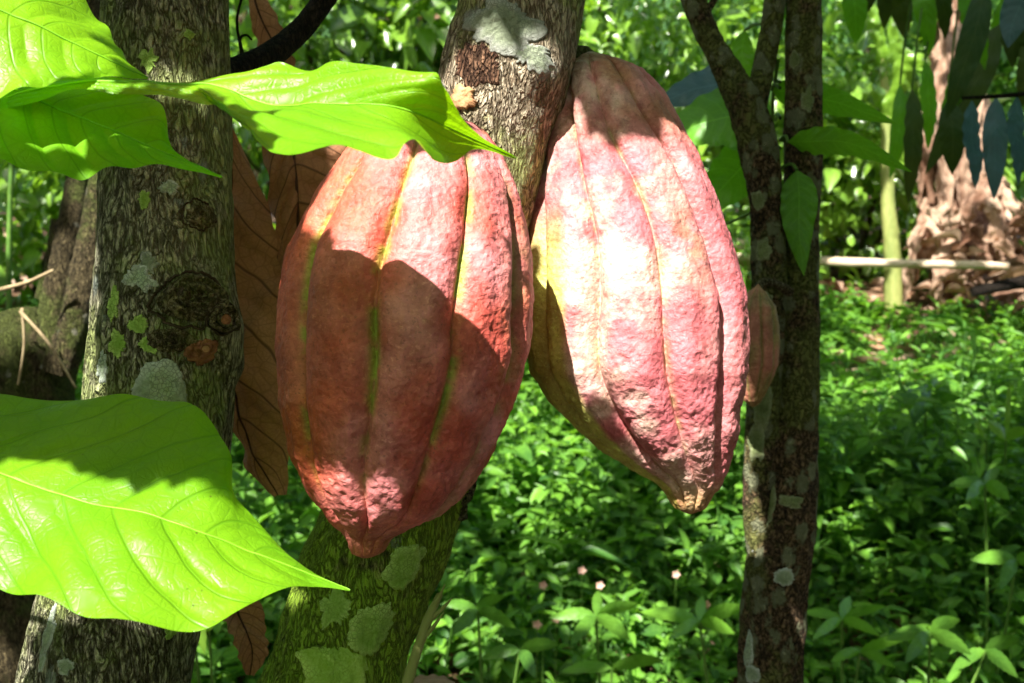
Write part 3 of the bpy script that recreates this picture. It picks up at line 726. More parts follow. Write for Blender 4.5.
# ================================================================== big fresh leaves in front
D = .40
leafC = leaf_thing('cacao_leaf', 'broad bright green leaf at the lower left with glossy folds and a long drip tip', 'leaf',
    [(-150, 425, .43), (-80, 452, .415), (0, 482, .40), (70, 504, .392), (141, 522, .388), (200, 539, .386), (264, 560, .388), (313, 577, .39), (350, 590, .39)],
    [(-150, 423, .43), (-95, 395, .44), (20, 398, .442), (105, 401, .44), (172, 405, .434), (213, 428, .428), (226, 456, .420), (236, 500, .412), (270, 534, .404), (310, 571, .395), (350, 589, .39)],
    [(-150, 427, .43), (-120, 510, .40), (-40, 570, .372), (36, 594, .356), (105, 617, .345), (208, 620, .352), (268, 594, .37), (312, 587, .385), (350, 591, .39)],
    quilt=.0021, nv=10, wav=.0020, seed=2.2, bow=.004, lc=.6, petiole=[(-150, 425, .43, 3.5), (-200, 405, .45, 3.5), (-260, 380, .47, 4)], ns=220, nt=40, slant=.2)
leafA2 = leaf_thing('cacao_leaf', 'matte green leaf at the upper left, its drooping tip over the grey trunk', 'leaf',
    [(-110, 52, .40), (-50, 66, .40), (0, 86, .40), (45, 103, .40), (90, 121, .40), (141, 141, .40), (180, 158, .40), (222, 177, .395)],
    [(-110, 50, .40), (-60, 40, .42), (-10, 62, .425), (50, 78, .425), (105, 86, .42), (158, 100, .415), (178, 152, .405), (222, 176, .395)],
    [(-110, 54, .40), (-80, 120, .385), (-40, 150, .375), (10, 163, .37), (68, 178, .368), (118, 172, .375), (170, 167, .385), (222, 178, .395)],
    mat='bigleaf_low', quilt=.0022, nv=9, wav=.0016, seed=8.2, bow=.0, lc=.4, ns=180, nt=30, petiole=[(-110, 52, .40, 3), (-180, 60, .43, 3.5)])
leafA1 = leaf_thing('cacao_leaf', 'shiny sunlit leaf filling the upper left corner above the folded leaves', 'leaf',
    [(-190, -90, .37), (-120, -50, .375), (-50, -10, .38), (0, 18, .385), (50, 42, .39), (95, 60, .395), (125, 70, .40), (148, 78, .405)],
    [(-190, -92, .37), (-120, -120, .40), (-30, -90, .42), (40, -40, .42), (92, 8, .42), (114, 40, .415), (126, 60, .41), (148, 77, .405)],
    [(-190, -88, .37), (-170, 0, .36), (-110, 60, .358), (-50, 92, .36), (10, 90, .365), (60, 80, .375), (104, 77, .39), (148, 79, .405)],
    quilt=.0022, nv=9, wav=.0022, seed=12.2, bow=.004, lc=.85, ns=180, nt=30, petiole=[(-190, -90, .37, 3), (-260, -100, .40, 3.5)])
leafB = leaf_thing('cacao_leaf', 'long twisted green leaf crossing the grey trunk and covering the red pod top', 'leaf',
    [(-40, 118, .40), (20, 94, .395), (70, 83, .39), (125, 85, .388), (175, 92, .386), (215, 95, .384), (275, 105, .376), (340, 104, .368), (400, 108, .364), (450, 128, .378), (516, 158, .41)],
    [(-40, 110, .40), (15, 84, .405), (65, 77, .405), (125, 77, .402), (180, 83, .405), (215, 82, .408), (270, 74, .394), (300, 64, .389), (345, 70, .379), (425, 68, .357), (445, 88, .360), (468, 126, .378), (516, 157, .41)],
    [(-40, 126, .40), (20, 103, .39), (75, 90, .385), (130, 96, .382), (190, 104, .376), (222, 104, .372), (258, 137, .340), (318, 160, .324), (388, 159, .321), (414, 146, .334), (450, 163, .380), (474, 149, .392), (516, 159, .41)],
    quilt=.0022, nv=12, wav=.0028, seed=5.7, bow=.002, lc=.5, ns=240, nt=30, petiole=[(-40, 118, .40, 3), (-130, 130, .42, 3.5), (-220, 110, .45, 4)])

# dried leaves behind
dryG = 'dried brown leaves hanging between trunk and pod'
leaf_thing('dried_leaf', 'long brown dried leaf hanging between the grey trunk and the red pod', 'dried leaf',
    [(229, 120, .70), (231, 170, .70), (232, 240, .695), (232, 320, .69), (236, 390, .685), (252, 445, .68), (278, 495, .675)],
    [(229, 120, .70), (250, 165, .70), (272, 225, .69), (285, 290, .68), (284, 370, .68), (288, 430, .675), (286, 495, .675)],
    [(227, 120, .70), (212, 165, .69), (200, 240, .70), (196, 320, .70), (205, 400, .70), (236, 462, .69), (274, 497, .675)],
    mat='dry', rib='ribd', quilt=.006, nv=8, wav=.008, curl=-.012, seed=1.2, group=dryG, rr=(.0013, .0005), lc=.35)
leaf_thing('dried_leaf', 'upright brown dried leaf partly hidden behind the left shoulder of the red pod', 'dried leaf',
    [(284, 90, .70), (292, 140, .70), (297, 190, .70), (298, 240, .70), (300, 300, .70), (304, 360, .70), (310, 420, .70)],
    [(282, 90, .70), (262, 135, .695), (272, 190, .69), (280, 240, .69), (284, 300, .69), (290, 350, .70), (308, 420, .70)],
    [(288, 90, .70), (330, 125, .70), (356, 170, .70), (360, 230, .70), (350, 300, .70), (335, 360, .70), (312, 420, .70)],
    mat='dry', rib='ribd', quilt=.006, nv=8, wav=.006, curl=-.010, seed=3.2, group=dryG, rr=(.0013, .0005), lc=.2)
leaf_thing('dried_leaf', 'small curled brown leaf hanging low between the grey trunk and the mossy trunk', 'dried leaf',
    [(232, 590, .70), (238, 612, .70), (246, 632, .69), (252, 652, .695), (250, 675, .70)],
    [(228, 590, .70), (222, 614, .69), (232, 636, .68), (240, 660, .685), (246, 675, .70)],
    [(238, 590, .70), (262, 606, .70), (266, 634, .70), (268, 655, .70), (254, 676, .70)],
    mat='dry', rib='ribd', quilt=.002, nv=6, wav=.002, seed=6.2, group=dryG, rr=(.001, .0004), lc=.3, ns=60, nt=12)
leaf_thing('dried_leaf', 'brown dried leaf hanging behind the dark curved branch at the top', 'dried leaf',
    [(250, -20, .78), (258, 10, .78), (272, 40, .78), (284, 62, .78), (296, 80, .78)],
    [(252, -20, .78), (268, 0, .78), (285, 30, .77), (294, 55, .77), (297, 80, .78)],
    [(248, -20, .78), (250, 15, .78), (258, 45, .79), (272, 68, .79), (294, 81, .78)],
    mat='dry', rib='ribd', quilt=.002, nv=6, wav=.002, seed=9.2, group=dryG, rr=(.001, .0004), lc=.2, ns=60, nt=12)

# leaves carried by the right tree
for mid_, w_, lc_, tl, mt in [
    ([(772, 90, 1.02), (800, 94, 1.02), (840, 104, 1.02), (898, 124, 1.04)], 17, .5, .8, 'leafmid'),
    ([(788, 142, .98), (820, 140, .97), (860, 147, .97), (912, 172, .98)], 14, .6, .9, 'leafmid'),
    ([(840, 142, 1.03), (815, 150, 1.02), (796, 168, 1.01), (780, 190, 1.0)], 9, .3, .5, 'leafmid'),
    ([(797, 170, .97), (799, 195, .965), (799, 230, .965), (804, 276, .97)], 19, .35, .35, 'leafmid'),
    ([(776, 120, 1.15), (740, 116, 1.15), (700, 124, 1.16), (655, 150, 1.18)], 30, .45, .9, 'leafmid'),
    ([(760, 84, 1.2), (730, 84, 1.2), (690, 90, 1.2), (650, 110, 1.2)], 20, .5, .8, 'leafblue'),
    ([(770, 150, 1.2), (745, 165, 1.2), (720, 190, 1.2), (690, 225, 1.2)], 26, .4, .6, 'leafmid'),
    ([(745, 30, 1.15), (742, 55, 1.15), (752, 80, 1.15), (766, 100, 1.15)], 12, .9, .6, 'leafmid'),
    ]:
    quick_blade(treeR, mid_, w_, M[mt], tilt=tl, lc=lc_, seed=w_ * .7)
    tube('petiole', [(mid_[0][0], mid_[0][1], mid_[0][2], 1.6), ((mid_[0][0] * 2 + 780) / 3, mid_[0][1] - 6, (mid_[0][2] + 1) / 2, 1.6), (780, mid_[0][1] - 2, 1.0, 1.8)], M['stem'], treeR, 14, 8, 0, 0)
tube('twig', [(778, 60, 1.0, 2), (773, 100, 1.03, 1.8), (772, 150, 1.05, 1.8), (768, 200, 1.05, 1.6), (700, 236, 1.15, 1.4)], M['stem'], treeR, 40, 8, 0, 0)

# ================================================================== hanging foliage, upper right
br = empty('cacao_branch', tuple(P(930, -60, 2.0)), 'drooping leafy branch with long dark green leaves at the upper right', 'branch')
tube('branch', [(1080, -60, 2.0, 7), (1000, -30, 2.0, 6), (930, -34, 1.95, 5), (850, -30, 1.9, 4), (830, -20, 1.9, 3)], M['barkD'], br, 60, 14, .05, .05)
hang = [(848, -30, 856, 45, 16, .2), (868, -34, 862, 18, 13, .5), (892, -30, 905, 40, 15, .7), (916, -30, 930, 55, 14, .4), (936, -34, 945, 40, 12, .6), (985, -20, 946, 120, 17, .1), (960, -20, 985, 70, 14, .5),
        (1000, 20, 925, 175, 18, .6), (1010, -10, 1012, 68, 17, .3), (900, 84, 890, 180, 10, .5), (912, 88, 908, 205, 12, .7), (948, 100, 952, 175, 17, .3), (965, 40, 940, 140, 13, .2), (1030, 30, 1020, 110, 14, .8), (880, -34, 884, 30, 11, .6), (1024, -30, 990, 30, 12, .9), (905, -34, 893, 10, 10, .9), (973, -34, 968, 50, 11, .7), (925, 60, 928, 150, 10, .8)]
for i_, (x0, y0, x1, y1, w_, lc_) in enumerate(hang):
    dd = 1.9 + .25 * ((i_ * 7) % 5) / 5
    quick_blade(br, [(x0, y0, dd), (x0 * .7 + x1 * .3 + 3, y0 * .66 + y1 * .34, dd - .03), (x0 * .3 + x1 * .7 + 2, y0 * .3 + y1 * .7, dd - .02), (x1, y1, dd + .02)], w_ * .82, M['leafdark' if i_ % 3 else 'leafmid'], tilt=.5 if i_ % 2 else -.4, lc=lc_, seed=i_ * 1.3, quilt=.003, ns=40, nt=6)
    if y0 > 0: tube('petiole', [(x0, y0, dd, 1.2), (x0 + 6, y0 * .5 - 10, dd, 1.2), (x0 + 16, -32, 1.97, 1.3)], M['stem'], br, 12, 6, 0, 0)
br2 = empty('cacao_branch', tuple(P(1020, 100, 1.7)), 'thin branch end with bluish glossy leaves hanging straight down at the right edge', 'branch')
tube('branch', [(1090, 84, 1.75, 3), (1040, 92, 1.7, 2.6), (1000, 96, 1.7, 2.2), (962, 98, 1.7, 1.6)], M['barkD'], br2, 40, 10, .05, .05)
for i_, (x0, y0, x1, y1, w_) in enumerate([(972, 100, 975, 190, 9), (996, 97, 994, 200, 13), (1017, 96, 1018, 186, 9), (1040, 94, 1038, 190, 12)]):
    quick_blade(br2, [(x0, y0, 1.7), (x0 - 1, y0 * .66 + y1 * .34, 1.69), (x1 + 1, y0 * .3 + y1 * .7, 1.69), (x1, y1, 1.7)], w_, M['leafblue'], tilt=.35 if i_ % 2 else -.35, lc=.5, seed=i_ * 2.3, quilt=.003, ns=40, nt=6)
br3 = empty('leafy_twig', tuple(P(1040, -10, 1.5)), 'dark ribbed leaf hanging from the top right corner', 'twig')
tube('twig', [(1090, -30, 1.5, 3), (1050, -20, 1.5, 2), (1010, -14, 1.5, 1.5)], M['barkD'], br3, 20, 8, 0, 0)
quick_blade(br3, [(1030, -20, 1.5), (1022, 0, 1.5), (1012, 25, 1.5), (1008, 48, 1.5)], 17, M['leafblue'], tilt=.5, lc=.1, seed=3.3, quilt=.003)

# ================================================================== banana plants, pole, stump on the plot
def ribbon(parent, pts, wpx, mat, name, lc=.5, seed=0., tilt=.5, flat=1.0):
    """Long strip-shaped leaf of even width with torn, rolled edges."""
    m = spline(pts, 12); s = np.linspace(0, 1, 12)
    wd = np.clip(np.sin(np.pi * s ** .8), .12, 1) ** .5
    t = np.gradient(m[:, :2], axis=0); t /= np.linalg.norm(t, axis=1, keepdims=True) + 1e-9; nn = np.stack([-t[:, 1], t[:, 0]], 1)
    jit = 1 + .35 * np.sin(s * 17 + seed * 5)
    e1 = m.copy(); e2 = m.copy()
    e1[:, :2] += nn * (wd * wpx * jit)[:, None]; e2[:, :2] -= nn * (wd * wpx * jit[::-1])[:, None]
    e1[:, 2] += wpx * m[:, 2] / F * tilt; e2[:, 2] += wpx * m[:, 2] / F * tilt * .5
    blade(name, m, e1, e2, mat, parent, quilt=.012, nv=16, ns=60, nt=6, wav=.007, seed=seed, lc=lc)

def banana(name, label, px, base_y, dist, pts, ribbons, mat_stem, seed):
    b0 = P(px, base_y, dist); b0[2] = gz(b0[0], b0[1])
    t = empty(name, tuple(b0), label, 'banana plant', 'banana plants at the far edge of the plot')
    tube('pseudostem', pts, mat_stem, t, 70, 30, .10, .10, seed=seed)
    for r_ in ribbons: ribbon(t, *r_)
    return t
rr_ = random.Random(4)
def dry_ribbons(cx, n, y0, y1, d, spread, mat='dryb'):
    out = []
    for i in range(n):
        x0 = cx + rr_.uniform(-14, 14); dx = rr_.uniform(-spread, spread); yy0 = y0 + rr_.uniform(-10, 60); yy1 = y1 + rr_.uniform(-90, 20)
        dd = d - rr_.uniform(.05, .5)
        out.append(([(x0, yy0, dd + .2), (x0 + dx * .5 + rr_.uniform(-8, 8), yy0 * .65 + yy1 * .35, dd), (x0 + dx * .9, yy0 * .3 + yy1 * .7, dd - .05), (x0 + dx * 1.1 + rr_.uniform(-8, 8), yy1, dd)], rr_.uniform(4, 10), M[mat], 'dry_leaf', rr_.random(), rr_.uniform(0, 9), rr_.uniform(-.9, .9)))
    return out
banana('banana_plant', 'banana plant wrapped in ragged brown dead leaves at the far right', 958, 300, 6.6,
       [(948, -60, 6.6, 14), (953, 60, 6.6, 16), (960, 160, 6.6, 20), (966, 250, 6.6, 25), (968, 320, 6.6, 28)],
       dry_ribbons(956, 34, 10, 270, 6.5, 34) + dry_ribbons(985, 22, 170, 300, 6.1, 50) + dry_ribbons(940, 10, 180, 300, 6.2, 30) + [([(950, 0, 6.4), (915, -30, 6.2), (880, -10, 6.0), (862, 50, 5.9)], 12, M['bush'], 'leaf', .5, 2., .8), ([(958, 0, 6.4), (990, -40, 6.2), (1030, -20, 6.0), (1050, 50, 5.9)], 14, M['bush'], 'leaf', .4, 3., .8)],
       M['dryb'], 3.0)
banana('banana_plant', 'young banana plant with a slim yellow green stem and upright pale leaves', 888, 290, 5.8,
       [(884, 60, 5.8, 4), (886, 120, 5.8, 5), (888, 200, 5.8, 7), (892, 250, 5.8, 8), (894, 320, 5.8, 9)],
       [([(885, 70, 5.8), (880, 40, 5.75), (873, 10, 5.7), (868, -30, 5.7)], 8, M['bush'], 'leaf', .9, 1., .5), ([(886, 100, 5.8), (893, 60, 5.75), (900, 20, 5.7), (904, -30, 5.7)], 9, M['bush'], 'leaf', .7, 4., .5), ([(887, 130, 5.8), (897, 90, 5.7), (912, 60, 5.6), (930, 66, 5.5)], 10, M['bush'], 'leaf', .95, 5., .5), ([(886, 110, 5.8), (874, 90, 5.7), (860, 90, 5.6), (846, 110, 5.5)], 8, M['bush'], 'leaf', .95, 6., .5)],
       M['stem2'], 4.0)
banana('banana_plant', 'distant banana plant with dead brown leaves between the two thick trunks', 412, 230, 6.0,
       [(410, -80, 6.0, 6), (410, 60, 6.0, 8), (408, 150, 6.0, 10), (406, 280, 6.0, 12)],
       dry_ribbons(412, 12, -30, 60, 5.95, 36), M['barkO'], 5.0)
# pole lying across
pole = tube('bleached_pole', [(690, 256, 5.35, 4.5), (760, 259, 5.33, 4.8), (840, 262, 5.3, 4.6), (920, 264, 5.28, 4.2), (975, 265, 5.24, 4.2), (1009, 266, 5.2, 3.6)], M['log'], None, 90, 20, .10, .15, caps=True)
tag(pole.obj, 'long pale pole lying level across the far edge of the undergrowth', 'pole')
pole2 = tube('fallen_pole', [(972, 292, 5.3, 5), (1000, 286, 5.3, 6), (1040, 280, 5.3, 7), (1080, 276, 5.3, 7)], M['barkD'], None, 50, 18, .10, .15, caps=True)
tag(pole2.obj, 'short dark fallen pole on pale litter at the right edge', 'pole')
for i_, (x0, y0, x1, y1, lab) in enumerate([(728, 248, 756, 246, 'short pale log lying just left of the slender double trunk'), (728, 268, 752, 262, 'lower pale log chunk lying beneath the short log left of the double trunk')]):
    o = tube('log_piece', [(x0 - 60, y0 + 4, 5.4, 7), ((x0 + x1) / 2 - 20, (y0 + y1) / 2, 5.4, 8), (x1 + 30, y1, 5.4, 7)], M['log'], None, 40, 20, .12, .2, seed=i_ * 3., caps=True)
    tag(o.obj, lab, 'log')

# pile of pale dead banana leaves
def litter(name, label, spots, dmin, wr, seed):
    r_ = random.Random(seed)
    root = None
    parts = []
    T = leaf_template(7, 'lance', .5, .3, 5)
    n = len(spots)
    pos = np.array([P(x, y, d) for x, y, d in spots])
    ang = rng.uniform(0, 2 * np.pi, n); dr = np.stack([np.cos(ang), np.sin(ang) * .6, rng.uniform(-.5, .4, n)], 1)
    nr = unit(rng.normal(0, .6, (n, 3)) + np.array([0, -.5, 1]))
    L = rng.uniform(*dmin, n); W = L * rng.uniform(*wr, n)
    V, Q, U, A = bake_leaves(T, pos, unit(dr), nr, L, W, rng.random(n))
    o = mesh(name, V, Q, M['dryb'], None, U, {'lc': A})
    return tag(o, label, 'leaf litter', kind='stuff')
sp1 = [(rng.uniform(930, 1060), rng.uniform(205, 305), rng.uniform(5.3, 6.3)) for _ in range(240)]
sp1 = [(x, y, d) for x, y, d in sp1 if y > 250 - (x - 940) * .5]
litter('dead_leaf_heap', 'heap of bleached dead leaves by the banana plant', sp1, (.07, .22), (.22, .5), 1)

# loose brown litter over the soil (patches show between the weeds)
n = 2600
lx = rng.uniform(-5, 5, n); ly = rng.uniform(1.2, 8.5, n)
keep = np.abs(lx) < .62 * ly + .3; lx, ly = lx[keep], ly[keep]; n = len(lx)
pos = np.stack([lx, ly, gz(lx, ly) + .01], 1); ang = rng.uniform(0, 6.28, n)
V, Q, U, A = bake_leaves(leaf_template(6, 'ovate', .4, .1, 3), pos, np.stack([np.cos(ang), np.sin(ang), rng.uniform(-.1, .3, n)], 1), unit(rng.normal(0, .35, (n, 3)) + [0, 0, 1]), rng.uniform(.08, .22, n), rng.uniform(.04, .09, n), rng.random(n))
tag(mesh('leaf_litter', V, Q, M['dryb'], None, U, {'lc': A}), 'brown dead leaves scattered on the soil', 'leaf litter', kind='stuff')

# old coppiced tree at the left edge
old = empty('old_tree', (float(P(15, 683, 1.45)[0]) - .05, float(P(15, 683, 1.45)[1]), 0.0), 'old cut back tree with two stems at the left edge behind the grey trunk', 'tree')
tube('trunk', [(2, 318, 1.45, 34), (12, 345, 1.45, 44), (22, 400, 1.45, 46), (18, 500, 1.45, 42), (14, 600, 1.45, 34), (22, 683, 1.45, 32), (26, 800, 1.45, 38), (28, 940, 1.45, 50)], M['barkO'], old, 160, 60, .12, .14, seed=31, caps=True)
tube('stem', [(44, 380, 1.44, 20), (56, 310, 1.44, 15), (66, 250, 1.44, 13), (78, 180, 1.46, 11), (88, 80, 1.5, 10), (96, -100, 1.55, 9), (110, -500, 1.6, 8)], M['barkO'], old, 120, 40, .08, .12, seed=33)
tube('stem', [(58, 372, 1.40, 18), (76, 322, 1.40, 16), (84, 280, 1.40, 15), (97, 200, 1.42, 11), (108, 120, 1.44, 10), (130, -100, 1.5, 9)], M['barkO'], old, 120, 40, .08, .12, seed=35)
tube('stem', [(44, 300, 1.5, 9), (54, 262, 1.5, 9), (60, 220, 1.5, 8)], M['barkO'], old, 40, 24, .08, .12, seed=36, caps=True)
for i_, (pts, lab) in enumerate([
    ([(20, 311, 1.30, 1.8), (50, 345, 1.30, 1.6), (76, 388, 1.29, 1.2)], 'straw coloured twig slanting down to the right in front of the old tree'),
    ([(22, 308, 1.32, 1.6), (24, 345, 1.32, 1.4), (18, 385, 1.32, 1.2)], 'straw coloured twig hanging straight down in front of the old tree'),
    ([(-10, 292, 1.34, 2.2), (25, 283, 1.34, 2), (54, 270, 1.34, 1.6)], 'pale broken twig resting level on top of the old stump')]):
    o = tube('dry_twig', pts, M['twig'], None, 20, 8, .05, .1, caps=True); tag(o.obj, lab, 'twig')
sap = empty('sapling', (float(P(12, 400, 2.2)[0]), float(P(12, 400, 2.2)[1]), 0.1), 'thin straight green sapling stem behind the old tree at the left edge', 'sapling')
tube('stem', [(13, -60, 2.2, 2.5), (13, 120, 2.2, 2.6), (9, 250, 2.2, 2.8), (10, 400, 2.2, 3), (12, 640, 2.2, 3.4)], M['stem'], sap, 40, 8, .0, .05)

# ================================================================== undergrowth
def patchy(x, y, s=1.0, seed=0.0):
    return np.array([mnoise.fractal(Vector((a * s + seed, b * s - seed, seed)), 1, 2, 3) for a, b in zip(x, y)])

def weeds(nplants, yr, hr, lr, nl, name, label, tmpl, mat, xw=.74, seed=0.0):
    y = yr[0] + (yr[1] - yr[0]) * rng.random(nplants) ** .8; x = rng.uniform(-1, 1, nplants) * (xw * y + .25)
    ok = ~((np.abs(x + .33) < .12) & (y < .9)); x, y = x[ok], y[ok]; n = len(x)
    hm = np.clip(.8 + patchy(x, y, .9, seed + 3) * 1.2, .35, 1.5)
    h = rng.uniform(*hr, n) * hm * np.interp(y, [4.0, 5.0], [1, .5]); base = np.stack([x, y, gz(x, y) - .01], 1)
    lean = rng.normal(0, .28, (n, 2)); top = base + np.stack([lean[:, 0] * h, lean[:, 1] * h, h], 1)
    parts = [sticks(base, top, .0022, .0012)]
    K = nl
    a0 = rng.uniform(0, 6.28, n)
    for kk in range(K):
        f = .30 + .70 * (kk // 2 + 1) / ((K + 1) // 2)
        az = a0 + (kk // 2) * 1.57 + (kk % 2) * math.pi + rng.normal(0, .25, n)
        p = base + (top - base) * np.clip(f, 0, 1)
        el = rng.normal(.20, .42, n)
        dr = np.stack([np.cos(az) * np.cos(el), np.sin(az) * np.cos(el), np.sin(el)], 1)
        pl = rng.uniform(.15, .4, n)[:, None] * .06
        L = rng.uniform(*lr, n) * (1.15 - .35 * f) * (.75 + .4 * hm)
        up = unit(np.stack([rng.normal(0, .25, n), rng.normal(-.12, .38, n), np.ones(n)], 1))
        lcv = np.clip(rng.normal(.45, .25, n) + (f > .9) * .2, 0, 1)
        parts.append(bake_leaves(tmpl, p + dr * pl, dr, up, L, L * rng.uniform(.28, .56, n), lcv))
        parts.append(sticks(p, p + dr * pl, .0009, .0008, 3))
    V, Q, U, A = merge(parts)
    return tag(mesh(name, V, Q, M[mat], None, U, {'lc': A}), label, 'weeds', kind='stuff')

weeds(3700, (1.75, 3.6), (.12, .36), (.032, .070), 12, 'undergrowth', 'dense broad leaved weeds covering the ground', leaf_template(7, 'ovate', .22, .28, 5), 'weed', seed=1)
weeds(5500, (3.4, 5.6), (.10, .34), (.036, .078), 10, 'undergrowth', 'dense sunlit weeds in the middle distance', leaf_template(5, 'ovate', .22, .28, 3), 'weed', seed=2)
weeds(380, (5.4, 8.2), (.06, .26), (.06, .12), 8, 'undergrowth', 'thin low weeds towards the far bushes', leaf_template(4, 'ovate', .22, .28, 3), 'bush', seed=3)
weeds(140, (2.2, 5.5), (.20, .36), (.10, .18), 4, 'grass', 'narrow arching grass blades among the weeds', (lambda T: (T[0] * [.35, 1, 1], T[1], T[2]))(leaf_template(7, 'lance', .2, .6, 3)), 'weed', seed=4)

def plant(name, label, x, y, d, stems, leafw, lc, mat='weed', group='separate broad leaved weeds'):
    """A weed of its own: stems given as pixel offsets, each with its leaves as parts."""
    b = P(x, y, d); 
    t = empty(name, (b[0], b[1], float(gz(b[0], b[1]))), label, 'weed', group)
    gp = np.array([b[0], b[1], float(gz(b[0], b[1]))]); 
    for si, (tx, ty, leaves) in enumerate(stems):
        gx_, gy_, gd = proj(gp)
        tube('stem', [(float(gx_), float(gy_), float(gd), 1.8), ((float(gx_) + tx) / 2 + 3, (float(gy_) + ty) / 2, (float(gd) + d) / 2, 1.7), (tx, ty, d, 1.3)], M['stem'], t, 20, 7, 0, 0)
        for li, (x1, y1, w_, dz) in enumerate(leaves):
            quick_blade(t, [(tx, ty, d), (tx * .65 + x1 * .35, ty * .65 + y1 * .35 - 3, d + dz * .35), (tx * .3 + x1 * .7, ty * .3 + y1 * .7 - 2, d + dz * .7), (x1, y1, d + dz)], w_ * .62, M[mat], tilt=1.0, lc=min(1, max(0, lc + .13 * math.sin(li * 2.1 + si))), seed=x * .1 + li, ns=22, nt=5, nv=6, wav=.001)
    return t
plant('weed', 'pale heart shaped leaf on a thin stem between the grey trunk and the mossy trunk', 205, 640, 1.25, [(207, 594, [(208, 632, 26, -.03), (190, 560, 7, .04), (228, 568, 8, .03)]), (190, 590, [(180, 630, 10, -.05), (205, 655, 12, -.05)])], 10, .9, 'bush')
plant('weed', 'leafy weed with pointed light green leaves just left of the slender trunk foot', 715, 640, 1.9, [(700, 622, [(640, 612, 12, -.05), (668, 640, 10, -.1), (748, 606, 12, .06), (735, 634, 11, -.08), (702, 596, 9, .1)])], 10, .85)
plant('weed', 'low weed with narrow pale green leaves just right of the slender trunk foot', 842, 640, 1.9, [(842, 620, [(800, 612, 8, .05), (812, 640, 9, -.1), (886, 606, 8, .05), (880, 636, 9, -.1), (850, 596, 9, .1)]), (860, 652, [(905, 640, 9, 0), (830, 662, 9, -.05), (895, 668, 8, -.1)])], 10, .75)
plant('weed', 'weed with round drooping leaves at the lower right edge', 1000, 520, 2.1, [(985, 484, [(948, 486, 10, 0), (1010, 500, 12, -.1), (1000, 470, 9, .1), (966, 500, 10, -.1)]), (1016, 560, [(970, 560, 12, 0), (1040, 565, 12, 0), (1000, 590, 11, -.1)])], 10, .5)
plant('weed', 'weed with big soft leaves in the bottom right corner below the round leaved one', 930, 640, 1.8, [(930, 632, [(885, 640, 12, 0), (960, 620, 12, .05), (905, 664, 12, -.1), (972, 655, 12, -.05)]), (985, 650, [(950, 672, 11, -.05), (1020, 640, 12, .05), (1018, 678, 11, -.05)])], 10, .45)
plant('weed', 'weed with glossy dark leaves at the bottom centre beside the broken sprout', 480, 640, 1.7, [(478, 610, [(440, 604, 9, 0), (505, 596, 9, .05), (452, 636, 11, -.1), (515, 628, 11, -.05)]), (520, 650, [(480, 660, 11, 0), (560, 645, 11, 0), (535, 678, 11, -.1)])], 10, .35)
plant('weed', 'weed with a fan of long leaves at bottom centre between both pods', 600, 640, 1.85, [(596, 616, [(548, 618, 10, 0), (640, 604, 10, .05), (570, 646, 11, -.1), (630, 640, 11, -.05), (598, 590, 8, .1)]), (612, 668, [(560, 672, 10, 0), (665, 660, 11, 0)])], 10, .55)
plant('weed', 'tall weed with rounded bluish leaves in the middle of the right undergrowth', 930, 400, 2.9, [(925, 404, [(890, 398, 10, 0), (962, 398, 11, 0), (912, 424, 11, -.1), (948, 424, 12, -.1), (926, 384, 9, .1)])], 10, .15)
plant('weed', 'weed with a single bright lime leaf pointing up at the right', 1008, 400, 2.7, [(1006, 440, [(1010, 380, 5, 0), (985, 420, 9, 0), (1028, 430, 9, 0)]), (985, 440, [(978, 478, 4, 0), (968, 410, 5, 0)])], 10, .95, 'bush')
lf = leaf_thing('fallen_leaf', 'pale yellowish leaf lying at the bottom edge by the foot of the mossy trunk', 'leaf',
    [(396, 690, .9), (415, 682, .9), (440, 680, .9), (462, 688, .9)], [(396, 689, .9), (413, 676, .92), (440, 675, .92), (462, 688, .9)], [(396, 692, .9), (415, 690, .88), (440, 690, .88), (462, 689, .9)],
    mat='dryb', rib='twig', quilt=.001, nv=6, ns=40, nt=8, rr=(.0008, .0003))
# small pinkish flowers in the weeds
def flower(x, y, d, label):
    c0 = P(x, y, d); t = empty('flower', tuple(c0), label, 'flower', 'small pink flowers among the weeds')
    for k_ in range(5):
        a_ = k_ * 1.2566
        dr = np.array([[math.cos(a_), -.4, math.sin(a_)]])
        V, Q, U, A = bake_leaves(leaf_template(4, 'ovate', .2, .2, 3), c0[None], dr, np.array([[0, -1., .2]]), np.array([.010]), np.array([.009]), np.array([.5]))
        mesh('petal', V, Q, M['petal'], t, U, {'lc': A})
    g0 = c0.copy(); g0[2] = gz(c0[0], c0[1])
    V, Q, U, A = sticks(g0[None], c0[None], .0012, .0008); mesh('stalk', V, Q, M['stem'], t)
for x, y, d, lab in [(537, 624, 1.85, 'pink flower at bottom centre, left one of the lowest pair'), (556, 618, 1.88, 'pink flower at bottom centre, right one of the lowest pair'), (543, 585, 2.05, 'small orange pink flower above the lowest pair'), (582, 570, 2.2, 'small pink flower just right of and above the pair'),
                     (600, 585, 2.15, 'tiny pale pink flower right of the flower pair'), (676, 574, 2.2, 'pale pink flower midway between the pink pod tip and the slender trunk'), (706, 604, 2.0, 'pinkish flower close to the left side of the slender trunk foot')]:
    flower(x, y, d, lab)

